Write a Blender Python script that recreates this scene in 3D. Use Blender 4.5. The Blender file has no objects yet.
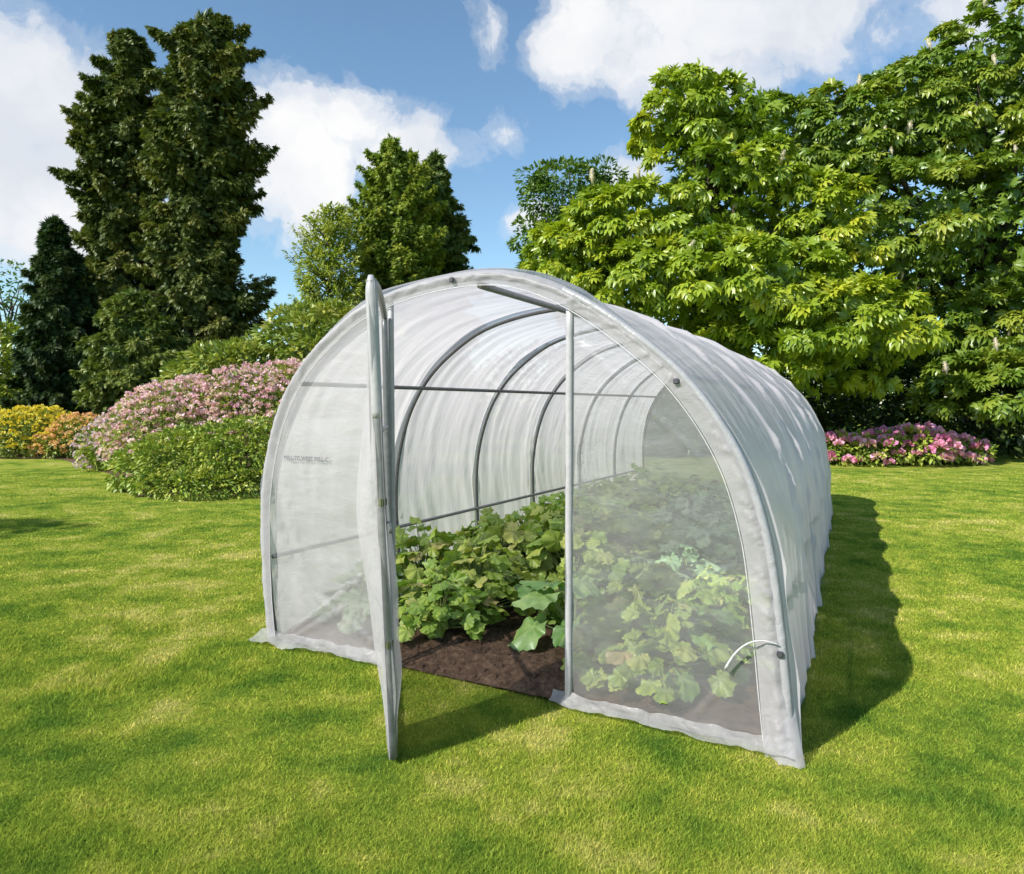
import bpy, math
import numpy as np
from mathutils import noise as mnoise, Vector

rng = np.random.default_rng(11)
SC = bpy.context.scene
COL = SC.collection
R = math.radians

# ------------------------------------------------------------------ camera
F, CH, YH, CX, CY = 706.0, 1.43, 406.0, 512.0, 437.0
PITCH = math.atan((CY - YH) / F)


def ray(px, py):
    d = np.array([(px - CX) / F, 1.0, -(py - CY) / F])
    c, s = math.cos(-PITCH), math.sin(-PITCH)
    return np.array([d[0], c * d[1] - s * d[2], s * d[1] + c * d[2]])


def at(px, py, Y):
    """world point on the photo's line of sight at ground distance Y"""
    r = ray(px, py)
    return np.array([0, 0, CH]) + r * (Y / r[1])


def ground(px, py):
    r = ray(px, py)
    return np.array([0, 0, CH]) + r * (-CH / r[2])


cam = bpy.data.objects.new('camera', bpy.data.cameras.new('camera'))
COL.objects.link(cam)
cam.location = (0, 0, CH)
cam.rotation_euler = (math.pi / 2 - PITCH, 0, 0)
cam.data.sensor_width = 36
cam.data.lens = F / 1024 * 36
cam.data.clip_end = 5000
cam.data.clip_start = 0.05
SC.camera = cam

# ------------------------------------------------------------------ light
SUN_EL = R(38)
trav = np.array([0.80, 0.60]); trav /= np.linalg.norm(trav)   # way the light travels
to_sun = Vector((-trav[0] * math.cos(SUN_EL), -trav[1] * math.cos(SUN_EL), math.sin(SUN_EL)))
sl = bpy.data.lights.new('sun', 'SUN')
sl.energy = 5.0
sl.angle = R(0.53)
sl.color = (1.0, 0.95, 0.86)
so = bpy.data.objects.new('sun', sl)
COL.objects.link(so)
so.rotation_euler = to_sun.to_track_quat('Z', 'Y').to_euler()
so.location = (-20, -10, 30)

SC.view_settings.view_transform = 'Standard'
SC.view_settings.look = 'None'
SC.view_settings.exposure = 0.5
SC.view_settings.gamma = 1.0
SC.cycles.max_bounces = 10
SC.cycles.transparent_max_bounces = 24
SC.cycles.transmission_bounces = 8
SC.cycles.diffuse_bounces = 5
SC.cycles.caustics_reflective = False
SC.cycles.caustics_refractive = False
SC.cycles.sample_clamp_indirect = 6.0


# ------------------------------------------------------------------ node helpers
class NT:
    def __init__(self, tree):
        self.t = tree
        tree.nodes.clear()

    def n(self, typ, **kw):
        nd = self.t.nodes.new(typ)
        for k, v in kw.items():
            if k.startswith('i_'):
                key = k[2:]
                key = int(key) if key.isdigit() else key.replace('_', ' ')
                nd.inputs[key].default_value = v
            else:
                setattr(nd, k, v)
        return nd

    def l(self, a, b):
        self.t.links.new(a, b)

    def math(self, op, a, b=None, c=None, clamp=False):
        nd = self.t.nodes.new('ShaderNodeMath')
        nd.operation = op
        nd.use_clamp = clamp
        for i, v in enumerate((a, b, c)):
            if v is None:
                continue
            if isinstance(v, (int, float)):
                nd.inputs[i].default_value = v
            else:
                self.l(v, nd.inputs[i])
        return nd.outputs[0]

    def ramp(self, fac, stops, interp='LINEAR'):
        nd = self.t.nodes.new('ShaderNodeValToRGB')
        cr = nd.color_ramp
        cr.interpolation = interp
        while len(cr.elements) < len(stops):
            cr.elements.new(0.5)
        for e, (p, c) in zip(cr.elements, stops):
            e.position = p
            e.color = tuple(c) + (1,) if len(c) == 3 else c
        self.l(fac, nd.inputs[0])
        return nd.outputs[0]

    def mixc(self, fac, a, b, blend='MIX'):
        nd = self.t.nodes.new('ShaderNodeMix')
        nd.data_type = 'RGBA'
        nd.blend_type = blend
        for sock, v in ((nd.inputs[0], fac), (nd.inputs[6], a), (nd.inputs[7], b)):
            if isinstance(v, (int, float)):
                sock.default_value = v
            elif isinstance(v, tuple):
                sock.default_value = v + (1,) if len(v) == 3 else v
            else:
                self.l(v, sock)
        return nd.outputs[2]


def new_mat(name):
    m = bpy.data.materials.new(name)
    m.use_nodes = True
    t = NT(m.node_tree)
    out = t.n('ShaderNodeOutputMaterial')
    return m, t, out


# ------------------------------------------------------------------ world
w = bpy.data.worlds.new('World')
SC.world = w
w.use_nodes = True
t = NT(w.node_tree)
out = t.n('ShaderNodeOutputWorld')
bg = t.n('ShaderNodeBackground', i_Strength=0.125)
sky = t.n('ShaderNodeTexSky', sky_type='NISHITA', sun_disc=False)
sky.sun_elevation = SUN_EL
sky.sun_rotation = math.atan2(to_sun.x, to_sun.y)
sky.air_density = 1.0
sky.dust_density = 0.25
sky.ozone_density = 3.0
tc = t.n('ShaderNodeTexCoord')
warp = t.n('ShaderNodeTexNoise', i_Scale=5.0, i_Detail=5.0, i_Roughness=0.6)
t.l(tc.outputs['Generated'], warp.inputs['Vector'])
wv = t.n('ShaderNodeVectorMath', operation='MULTIPLY_ADD')
t.l(warp.outputs['Color'], wv.inputs[0])
wv.inputs[1].default_value = (0.16, 0.0, 0.12)
t.l(tc.outputs['Generated'], wv.inputs[2])
blob = None
CL = [(25, 95, 105, 85, 1.0), (20, 185, 125, 95, 1.0), (-120, 120, 200, 120, 1.0),
      (300, 170, 100, 85, 1.0), (400, 150, 95, 55, .95), (340, 115, 90, 45, .8),
      (602, 40, 80, 66, .9), (735, 8, 175, 86, 1.05), (690, 65, 110, 55, .95), (810, 15, 120, 50, .75),
      (625, 178, 45, 32, .8), (530, 218, 45, 26, .7), (500, 38, 34, 34, .5), (885, 35, 60, 40, .42),
      (980, 10, 60, 35, .6), (700, 110, 80, 30, .5), (1150, 60, 140, 70, .9), (510, 135, 40, 25, .35)]
for (px, py, rx, ry, k) in CL:
    d = ray(px, py); d = d / np.linalg.norm(d)
    sub = t.n('ShaderNodeVectorMath', operation='SUBTRACT')
    t.l(wv.outputs[0], sub.inputs[0])
    sub.inputs[1].default_value = (d[0] + .08, d[1], d[2] + .06)
    mul = t.n('ShaderNodeVectorMath', operation='MULTIPLY')
    t.l(sub.outputs[0], mul.inputs[0])
    mul.inputs[1].default_value = (F / rx / .85, F / rx * .6, F / ry / .85)
    ln = t.n('ShaderNodeVectorMath', operation='LENGTH')
    t.l(mul.outputs[0], ln.inputs[0])
    v = t.math('MULTIPLY_ADD', ln.outputs['Value'], -1.0, 1.0)
    v = t.math('MULTIPLY', t.math('MAXIMUM', v, -0.6), k)
    blob = v if blob is None else t.math('SMOOTH_MAX', blob, v, 0.18)
fine = t.n('ShaderNodeTexNoise', i_Scale=14.0, i_Detail=9.0, i_Roughness=0.62, i_Lacunarity=2.1)
t.l(wv.outputs[0], fine.inputs['Vector'])
dens = t.math('MULTIPLY_ADD', t.math('SUBTRACT', fine.outputs['Fac'], 0.5), 1.15, blob)
cov = t.ramp(dens, [(0.02, (0, 0, 0)), (0.18, (.22, .22, .22)), (0.36, (.75, .75, .75)), (0.6, (1, 1, 1))], 'EASE')
f2 = t.n('ShaderNodeTexNoise', i_Scale=6.0, i_Detail=6.0, i_Roughness=0.55)
t.l(wv.outputs[0], f2.inputs['Vector'])
ccol = t.ramp(f2.outputs['Fac'], [(0.34, (4.2, 4.45, 4.85)), (0.5, (5.0, 5.1, 5.3)), (0.64, (5.6, 5.6, 5.6))])
hsv = t.n('ShaderNodeHueSaturation', i_Saturation=1.0, i_Value=1.0)
t.l(sky.outputs[0], hsv.inputs['Color'])
tint = t.mixc(1.0, hsv.outputs[0], (1.0, 1.08, 1.02), 'MULTIPLY')
t.l(t.mixc(cov, tint, ccol), bg.inputs['Color'])
t.l(bg.outputs[0], out.inputs[0])


# ------------------------------------------------------------------ materials
def leaf_mat(name, stops, trans=0.35, gloss=0.10, rough=0.42, obj_var=0.0, vein=False):
    """leaf colour picked by the per-leaf random value 'rnd'"""
    m, t, out = new_mat(name)
    a = t.n('ShaderNodeAttribute', attribute_name='rnd')
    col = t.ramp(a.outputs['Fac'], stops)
    if obj_var:
        oi = t.n('ShaderNodeObjectInfo')
        h = t.n('ShaderNodeHueSaturation')
        t.l(t.math('MULTIPLY_ADD', oi.outputs['Random'], obj_var, 1 - obj_var / 2), h.inputs['Value'])
        t.l(t.math('MULTIPLY_ADD', oi.outputs['Random'], .03, .485), h.inputs['Hue'])
        t.l(col, h.inputs['Color'])
        col = h.outputs[0]
    if vein:
        va = t.n('ShaderNodeAttribute', attribute_name='vein')
        tco = t.n('ShaderNodeTexCoord')
        nz = t.n('ShaderNodeTexNoise', i_Scale=16.0, i_Detail=5.0)
        t.l(tco.outputs['Object'], nz.inputs['Vector'])
        col = t.mixc(1.0, col, t.ramp(nz.outputs['Fac'], [(.32, (.68, .74, .6)), (.5, (1, 1, 1)), (.68, (1.35, 1.2, 1.15))]), 'MULTIPLY')
        col = t.mixc(t.math('MULTIPLY', va.outputs['Fac'], .5, clamp=True), col, (.50, .58, .24))
    d = t.n('ShaderNodeBsdfDiffuse')
    tr = t.n('ShaderNodeBsdfTranslucent')
    g = t.n('ShaderNodeBsdfGlossy', i_Roughness=rough)
    g.inputs['Color'].default_value = (.9, .95, .9, 1)
    t.l(col, d.inputs[0])
    t.l(t.mixc(1.0, col, (1.15, 1.25, .6), 'MULTIPLY'), tr.inputs[0])
    m1 = t.n('ShaderNodeMixShader', i_0=trans)
    t.l(d.outputs[0], m1.inputs[1]); t.l(tr.outputs[0], m1.inputs[2])
    fr = t.n('ShaderNodeLayerWeight', i_Blend=.3)
    fm = t.math('MULTIPLY_ADD', fr.outputs['Facing'], gloss * .9, gloss * .35)
    m2 = t.n('ShaderNodeMixShader')
    t.l(t.math('MINIMUM', fm, 0.5), m2.inputs[0])
    t.l(m1.outputs[0], m2.inputs[1]); t.l(g.outputs[0], m2.inputs[2])
    t.l(m2.outputs[0], out.inputs[0])
    return m


def bark_mat(name, c1, c2):
    m, t, out = new_mat(name)
    tc = t.n('ShaderNodeTexCoord')
    mp = t.n('ShaderNodeMapping'); mp.inputs['Scale'].default_value = (14, 14, 3)
    t.l(tc.outputs['Object'], mp.inputs[0])
    nz = t.n('ShaderNodeTexNoise', i_Scale=2.0, i_Detail=8.0)
    t.l(mp.outputs[0], nz.inputs['Vector'])
    p = t.n('ShaderNodeBsdfPrincipled', i_Roughness=0.9)
    t.l(t.ramp(nz.outputs['Fac'], [(.3, c1), (.7, c2)]), p.inputs['Base Color'])
    b = t.n('ShaderNodeBump', i_Strength=.6, i_Distance=.05)
    t.l(nz.outputs['Fac'], b.inputs['Height']); t.l(b.outputs[0], p.inputs['Normal'])
    t.l(p.outputs[0], out.inputs[0])
    return m


def simple_mat(name, col, rough=.5, metal=0.0, var=.15, scale=30):
    m, t, out = new_mat(name)
    tc = t.n('ShaderNodeTexCoord')
    nz = t.n('ShaderNodeTexNoise', i_Scale=scale, i_Detail=6.0)
    t.l(tc.outputs['Object'], nz.inputs['Vector'])
    p = t.n('ShaderNodeBsdfPrincipled', i_Roughness=rough, i_Metallic=metal)
    lo = tuple(c * (1 - var) for c in col); hi = tuple(min(1, c * (1 + var)) for c in col)
    t.l(t.ramp(nz.outputs['Fac'], [(.3, lo), (.7, hi)]), p.inputs['Base Color'])
    t.l(p.outputs[0], out.inputs[0])
    return m


def film_mat(name, col, clear, transl, bump_scale=(6, 6, 2.2), bump=.25, gloss=.12, rough=.28, dirt=0.0):
    m, t, out = new_mat(name)
    tc = t.n('ShaderNodeTexCoord')
    mp = t.n('ShaderNodeMapping'); mp.inputs['Scale'].default_value = bump_scale
    t.l(tc.outputs['Object'], mp.inputs[0])
    nz = t.n('ShaderNodeTexNoise', i_Scale=1.6, i_Detail=6.0, i_Roughness=.6, i_Distortion=.6)
    t.l(mp.outputs[0], nz.inputs['Vector'])
    nz2 = t.n('ShaderNodeTexNoise', i_Scale=70.0, i_Detail=3.0)
    t.l(tc.outputs['Object'], nz2.inputs['Vector'])
    b = t.n('ShaderNodeBump', i_Strength=bump, i_Distance=.05)
    t.l(t.math('MULTIPLY_ADD', nz2.outputs['Fac'], .06, nz.outputs['Fac']), b.inputs['Height'])
    # weathering: faint milky streaks in the plastic itself
    lo = tuple(c * .88 for c in col)
    cc = t.ramp(nz.outputs['Fac'], [(.3, lo), (.65, col)])
    d = t.n('ShaderNodeBsdfDiffuse'); tr = t.n('ShaderNodeBsdfTranslucent')
    t.l(cc, d.inputs[0]); t.l(cc, tr.inputs[0])
    t.l(b.outputs[0], d.inputs['Normal'])
    t.l(b.outputs[0], tr.inputs['Normal'])
    m1 = t.n('ShaderNodeMixShader', i_0=transl)
    t.l(d.outputs[0], m1.inputs[1]); t.l(tr.outputs[0], m1.inputs[2])
    tp = t.n('ShaderNodeBsdfTransparent')
    tp.inputs[0].default_value = (.97, .98, .98, 1)
    m2 = t.n('ShaderNodeMixShader')
    t.l(t.math('MULTIPLY_ADD', t.math('SUBTRACT', nz.outputs['Fac'], .5), -.35 * min(clear, .6), clear, clamp=True), m2.inputs[0])
    t.l(m1.outputs[0], m2.inputs[1]); t.l(tp.outputs[0], m2.inputs[2])
    g = t.n('ShaderNodeBsdfGlossy', i_Roughness=rough)
    t.l(b.outputs[0], g.inputs['Normal'])
    lw = t.n('ShaderNodeLayerWeight', i_Blend=.25)
    m3 = t.n('ShaderNodeMixShader')
    t.l(t.math('MULTIPLY_ADD', lw.outputs['Facing'], gloss * 1.2, gloss * .35), m3.inputs[0])
    t.l(m2.outputs[0], m3.inputs[1]); t.l(g.outputs[0], m3.inputs[2])
    t.l(m3.outputs[0], out.inputs[0])
    return m


M = {}
M['cover'] = film_mat('cover_film', (.88, .83, .865), .12, .56, (.9, 5, .9), .22, .10, .35)
M['panel'] = film_mat('panel_film', (.60, .585, .605), .65, .5, (2, 2, 5), .22, .10, .34)
M['panel_milky'] = film_mat('milky_film', (.66, .63, .65), .46, .5, (2, 2, 6), .22, .10, .3)
M['band'] = film_mat('band_film', (.66, .635, .66), .30, .45, (5, 5, 5), .25, .035, .4)
M['skirt'] = film_mat('skirt_film', (.60, .59, .60), .45, .35, (8, 8, 8), .4, .07, .35)
M['sleeve'] = film_mat('sleeve_film', (.42, .42, .44), .0, .2, (4, 4, 4), .3, .12, .3)
M['rear'] = film_mat('rear_film', (.5, .52, .52), .42, .5, (3, 3, 3), .2, .08, .3)
M['steel'] = simple_mat('galvanised_steel', (.13, .13, .135), .45, .3, .2)
M['steel_light'] = simple_mat('pale_steel', (.24, .24, .25), .4, .35, .15)
M['post'] = simple_mat('film_wrapped_post', (.38, .375, .39), .4, 0, .1)
M['clip'] = simple_mat('dark_clip', (.05, .05, .06), .5)
M['clipgreen'] = simple_mat('olive_clip', (.10, .11, .05), .5)
M['cord'] = simple_mat('white_cord', (.50, .49, .50), .6)
M['ink'] = simple_mat('grey_print', (.14, .14, .16), .8)
M['bark'] = bark_mat('brown_bark', (.035, .026, .018), (.11, .085, .06))
M['bark_red'] = bark_mat('reddish_bark', (.05, .028, .018), (.14, .085, .055))


# ------------------------------------------------------------------ mesh helpers
def mesh_arrays(name, V, Fc, mat, parent=None, rnd=None, smooth=False, loc=None):
    """V (n,3); Fc (m,k) all faces of k corners"""
    V = np.asarray(V, dtype=np.float32)
    Fc = np.asarray(Fc, dtype=np.int32)
    me = bpy.data.meshes.new(name)
    me.vertices.add(len(V))
    me.vertices.foreach_set('co', V.ravel())
    m, k = Fc.shape
    me.loops.add(m * k)
    me.loops.foreach_set('vertex_index', Fc.ravel())
    me.polygons.add(m)
    me.polygons.foreach_set('loop_start', np.arange(0, m * k, k, dtype=np.int32))
    me.update(calc_edges=True)
    if smooth:
        me.polygons.foreach_set('use_smooth', np.ones(m, dtype=bool))
    if rnd is not None:
        at_ = me.attributes.new('rnd', 'FLOAT', 'POINT')
        at_.data.foreach_set('value', np.asarray(rnd, dtype=np.float32))
    me.validate()
    me.materials.append(mat)
    o = bpy.data.objects.new(name, me)
    COL.objects.link(o)
    if parent is not None:
        o.parent = parent
    if loc is not None:
        o.location = loc
    return o


def empty(name, loc, label, cat, group=None, rotz=0.0):
    o = bpy.data.objects.new(name, None)
    COL.objects.link(o)
    o.empty_display_size = .2
    o.location = tuple(float(x) for x in loc)
    o.rotation_euler = (0, 0, rotz)
    o['label'] = label
    o['category'] = cat
    if group:
        o['group'] = group
    return o


def grid_faces(nu, nv, closed_u=False):
    i = np.arange(nu if closed_u else nu - 1)
    j = np.arange(nv - 1)
    I, J = np.meshgrid(i, j, indexing='ij')
    I2 = (I + 1) % nu
    return np.stack([I * nv + J, I2 * nv + J, I2 * nv + J + 1, I * nv + J + 1], -1).reshape(-1, 4)


def tube(pts, rad, seg=8):
    """tube along a polyline; rad scalar or per point.  returns V, F (with capped ends as pinched rings)"""
    P = np.asarray(pts, float)
    n = len(P)
    r = np.full(n, rad, float) if np.isscalar(rad) else np.asarray(rad, float)
    T = np.gradient(P, axis=0)
    T /= np.linalg.norm(T, axis=1, keepdims=True) + 1e-9
    ref = np.array([0, 0, 1.0]) if abs(T[0][2]) < .9 else np.array([1.0, 0, 0])
    a = np.cross(T[0], ref); a /= np.linalg.norm(a)
    A = []
    for k in range(n):
        a = a - T[k] * a.dot(T[k]); a /= np.linalg.norm(a) + 1e-9
        A.append(a.copy())
    A = np.array(A); B = np.cross(T, A)
    P2 = np.vstack([P[:1], P, P[-1:]]); A2 = np.vstack([A[:1], A, A[-1:]]); B2 = np.vstack([B[:1], B, B[-1:]])
    r2 = np.concatenate([[1e-4], r, [1e-4]])
    th = np.arange(seg) * 2 * math.pi / seg
    V = P2[:, None] + r2[:, None, None] * (np.cos(th)[None, :, None] * A2[:, None] + np.sin(th)[None, :, None] * B2[:, None])
    V = V.transpose(1, 0, 2).reshape(-1, 3)
    return V, grid_faces(seg, n + 2, True)


def join(parts):
    Vs, Fs, off = [], [], 0
    for V, Fc in parts:
        Vs.append(V); Fs.append(Fc + off); off += len(V)
    return np.vstack(Vs), np.vstack(Fs)


def vnoise(x, y, seed=0):
    """smooth 2-D value noise, 0..1, vectorised"""
    xi = np.floor(x).astype(np.int64); yi = np.floor(y).astype(np.int64)
    fx = x - xi; fy = y - yi
    fx = fx * fx * (3 - 2 * fx); fy = fy * fy * (3 - 2 * fy)

    def h(a, b):
        n = (a * 374761393 + b * 668265263 + seed * 974634777) & 0x7fffffff
        n = ((n ^ (n >> 13)) * 1274126177) & 0x7fffffff
        return ((n ^ (n >> 16)) & 0xffff) / 65535.0
    return (h(xi, yi) * (1 - fx) + h(xi + 1, yi) * fx) * (1 - fy) + (h(xi, yi + 1) * (1 - fx) + h(xi + 1, yi + 1) * fx) * fy


def fbm(x, y, seed=0, oct=4):
    s = 0; a = .5; tot = 0
    for o in range(oct):
        s = s + a * vnoise(x * 2 ** o, y * 2 ** o, seed + o); tot += a; a *= .5
    return s / tot


def unit(v):
    return v / (np.linalg.norm(v, axis=-1, keepdims=True) + 1e-9)


def place(tmpl, faces, pos, x_axis, z_axis, scale):
    """copy a leaf template to many places.  x_axis = along the leaf, z_axis ~ leaf normal"""
    X = unit(x_axis)
    Y = unit(np.cross(z_axis, X))
    Z = np.cross(X, Y)
    sc = np.asarray(scale)[:, None, None]
    V = pos[:, None] + sc * (tmpl[None, :, 0:1] * X[:, None] + tmpl[None, :, 1:2] * Y[:, None] + tmpl[None, :, 2:3] * Z[:, None])
    n, k = V.shape[:2]
    Fc = (faces[None] + (np.arange(n) * k)[:, None, None]).reshape(-1, faces.shape[1])
    return V.reshape(-1, 3), Fc


# leaf templates, unit length along +x, normal +z ------------------------------------------------
def leaflet_pts(ang, L, W, droop, base=0.0, mid=.55, tip=.04):
    """a folded, drooping leaflet: 2 rows of quads (8 verts, 4 quads)"""
    xs = np.array([base, base + mid * (L - base), L])
    ws = np.array([.12 * W, W, tip * W])
    V = []
    for x, w_ in zip(xs, ws):
        z = -droop * x * x
        for s in (-1, 0, 1):
            V.append([x, s * w_ * .5, z + (0.12 * w_ if s else 0)])
    V = np.array(V)
    c, s = math.cos(ang), math.sin(ang)
    V = np.stack([V[:, 0] * c - V[:, 1] * s, V[:, 0] * s + V[:, 1] * c, V[:, 2]], 1)
    Fc = np.array([[0, 3, 4, 1], [1, 4, 5, 2], [3, 6, 7, 4], [4, 7, 8, 5]])
    return V, Fc


def palmate(droop=.55):
    parts = []
    for a, L in ((0, 1), (.62, .95), (-.62, .95), (1.25, .78), (-1.25, .78), (2.0, .5), (-2.0, .5)):
        parts.append(leaflet_pts(a, L, .42 * L, droop, 0, .66, .22))
    return join(parts)


def simple_leaf(w=.45, droop=.25):
    return leaflet_pts(0, 1, w, droop)


def frond():
    """a flat spray of narrow diamond-shaped shoots"""
    V, Fc = [], []
    for a, L, b in ((0, 1.0, 0), (.6, .72, .05), (-.6, .72, .05), (.32, .9, .25), (-.36, .86, .25), (.9, .5, .0), (-.9, .5, 0)):
        o = len(V)
        for x, y in ((0, 0), (.5, .085), (1, 0), (.5, -.085)):
            xx = x * (L - b)
            px_ = b + xx * math.cos(a) - y * math.sin(a); py_ = xx * math.sin(a) + y * math.cos(a)
            V.append([px_, py_, -.40 * px_ * px_ + .06 * math.sin(9 * px_ + 11 * py_)])
        Fc.append([o, o + 1, o + 2, o + 3])
    return np.array(V), np.array(Fc)


PALM = palmate(.75)
OVAL = simple_leaf(.46, .25)
NARROW = simple_leaf(.30, .3)
FROND = frond()


def rand_unit(n):
    return unit(rng.normal(size=(n, 3)))


def clump_leaves(centers, outward, radius, per, tmpl, size, flat=.55, droopdir=.35, jitter=.5, up=.7):
    """leaves spread over a dome round each clump centre; they grow outward, droop, face up"""
    n = len(centers)
    c = np.repeat(centers, per, 0); ow = np.repeat(outward, per, 0); rr = np.repeat(radius, per)
    d = rand_unit(n * per)
    d = unit(d + ow * .75 + np.array([0, 0, .35]))
    rad = rr * (.55 + .45 * rng.random(n * per) ** .5)
    off = d * rad[:, None]
    off[:, 2] *= flat
    pos = c + off
    xa = unit(d * .8 + ow * .5 + rng.normal(size=pos.shape) * jitter * .6 - np.array([0, 0, droopdir]))
    za = unit(d * .5 + np.array([0, 0, up]) + rng.normal(size=pos.shape) * jitter)
    sc = size * (.5 + .75 * rng.random(len(pos)))
    V, Fc = place(tmpl[0], tmpl[1], pos, xa, za, sc)
    crnd = np.repeat(rng.random(n), per)
    rn = np.clip(.5 * crnd + .5 * rng.random(n * per), 0, 1)
    return V, Fc, np.repeat(rn, len(tmpl[0]))


def ellipsoid_clumps(ells, spacing, keep_low=-.55, gaps=0.0):
    """clump centres + outward normals spread over the outside of a union of ellipsoids"""
    C, N = [], []
    for (c, r) in ells:
        c = np.array(c, float); r = np.array(r, float)
        area = 4 * math.pi * ((r[0] * r[1]) ** 1.6 / 3 + (r[0] * r[2]) ** 1.6 / 3 + (r[1] * r[2]) ** 1.6 / 3) ** (1 / 1.6)
        n = int(area / spacing ** 2 * 4)
        d = rand_unit(n)
        d = d[d[:, 2] > keep_low]
        n_ = unit(d / r)
        lump = .90 + .22 * (rng.random(len(d)) - .45)
        p = c + d * r * lump[:, None]
        ok = np.ones(len(p), bool)
        for (c2, r2) in ells:
            if c2 is c or np.allclose(c2, c):
                continue
            ok &= ((((p - np.array(c2)) / np.array(r2)) ** 2).sum(1) > .72)
        C.append(p[ok]); N.append(n_[ok])
    C = np.vstack(C); N = np.vstack(N)
    order = rng.permutation(len(C))
    chosen = np.zeros((0, 3)); idx = []
    for k in order:                                   # poisson-like thinning
        if len(chosen) == 0 or ((chosen - C[k]) ** 2).sum(1).min() > (spacing * .8) ** 2:
            chosen = np.vstack([chosen, C[k]]); idx.append(k)
    idx = np.array(idx)
    if gaps:
        q = C[idx]; g_ = fbm((q[:, 0] + q[:, 1] * .6) / (spacing * 2.2), (q[:, 2] - q[:, 1] * .3) / (spacing * 1.7), 77, 2)
        idx = idx[g_ > np.quantile(g_, gaps)]
    return C[idx], N[idx]


def inner_fill(ells, n_each, tmpl, size, lo=.35, hi=.82):
    Vs, Fs, Rn, off = [], [], [], 0
    for (c, r) in ells:
        d = rand_unit(n_each)
        p = np.array(c) + d * np.array(r) * (lo + (hi - lo) * rng.random((n_each, 1)))
        V, Fc = place(tmpl[0], tmpl[1], p, rand_unit(n_each), unit(rand_unit(n_each) + [0, 0, .6]), size * (.7 + .6 * rng.random(n_each)))
        Vs.append(V); Fs.append(Fc + off); off += len(V)
        Rn.append(np.repeat(rng.random(n_each) * .4, len(tmpl[0])))  # inner leaves take only the darker tones: crown shade put into their colour
    return np.vstack(Vs), np.vstack(Fs), np.concatenate(Rn)


def merge(*items):
    Vs, Fs, Rs, off = [], [], [], 0
    for V, Fc, r in items:
        Vs.append(V); Fs.append(Fc + off); Rs.append(r); off += len(V)
    return np.vstack(Vs), np.vstack(Fs), np.concatenate(Rs)


def limbs(base, ells, r0, n=14, top=None):
    """tapered trunk and limbs into the crown"""
    base = np.array(base, float)
    cen = np.mean([e[0] for e in ells], 0)
    top = np.array(top if top is not None else [cen[0], cen[1], max(e[0][2] + .6 * e[1][2] for e in ells)])
    k = np.linspace(0, 1, 12)[:, None]
    tr = base + (top - base) * k + np.hstack([.25 * np.sin(k * 5 + base[0]), .25 * np.cos(k * 4) - .25, 0 * k]) * r0 * 3
    tr[0] = base
    rad = r0 * (1 - .85 * k[:, 0]); rad[0] *= 1.35
    trunk = tube(tr, rad, 10)
    br = []
    for q in range(n):
        e = ells[q % len(ells)]
        d = rand_unit(1)[0]; d[2] = abs(d[2]) * .6
        end = np.array(e[0]) + d * np.array(e[1]) * .55
        f = .25 + .6 * rng.random()
        s = tr[int(f * 11)]
        kk = np.linspace(0, 1, 7)[:, None]
        pts = s + (end - s) * kk + np.array([0, 0, 1.0]) * np.sin(kk * math.pi) * .12 * np.linalg.norm(end - s)
        pts += rng.normal(size=pts.shape) * .02 * np.linalg.norm(end - s) * np.sin(kk * math.pi)
        br.append(tube(pts, r0 * .42 * (1 - .85 * kk[:, 0]) * (1 - .5 * f), 6))
    return trunk, br


def ell(px, py, Y, rx, ry, dr=None):
    """ellipsoid whose outline in the photo is centred at (px,py), half-sizes rx, ry pixels"""
    c = at(px, py, Y)
    k = Y / F
    return (c, np.array([rx * k, (dr if dr else rx * k), ry * k]))


def broad_tree(name, label, ells, base, mat, tmpl, size, spacing, per, crad, r0=.3, group=None, fill=900, flat=.55,
               bark='bark', cat='tree', droop=.35, nlimb=14, jitter=.5, keep_low=-.55, extra=None, top=None, gaps=0.0):
    root = empty(name, base, label, cat, group)
    L = np.array(root.location)
    C, N = ellipsoid_clumps(ells, spacing, keep_low, gaps)
    if extra is not None:
        C = np.vstack([C, extra[0]]); N = np.vstack([N, extra[1]])
    rad = crad * (.75 + .5 * rng.random(len(C)))
    items = [clump_leaves(C, N, rad, per, tmpl, size, flat, droop, jitter)]
    if fill:
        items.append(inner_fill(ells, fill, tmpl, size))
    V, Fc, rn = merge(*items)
    mesh_arrays('crown', V - L, Fc, mat, root, rn)
    tk, br = limbs(base, ells, r0, nlimb, top)
    mesh_arrays('trunk', tk[0] - L, tk[1], M[bark], root, smooth=True)
    for b_ in br:
        mesh_arrays('limb', b_[0] - L, b_[1], M[bark], root, smooth=True)
    return root, C, N, V


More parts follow.
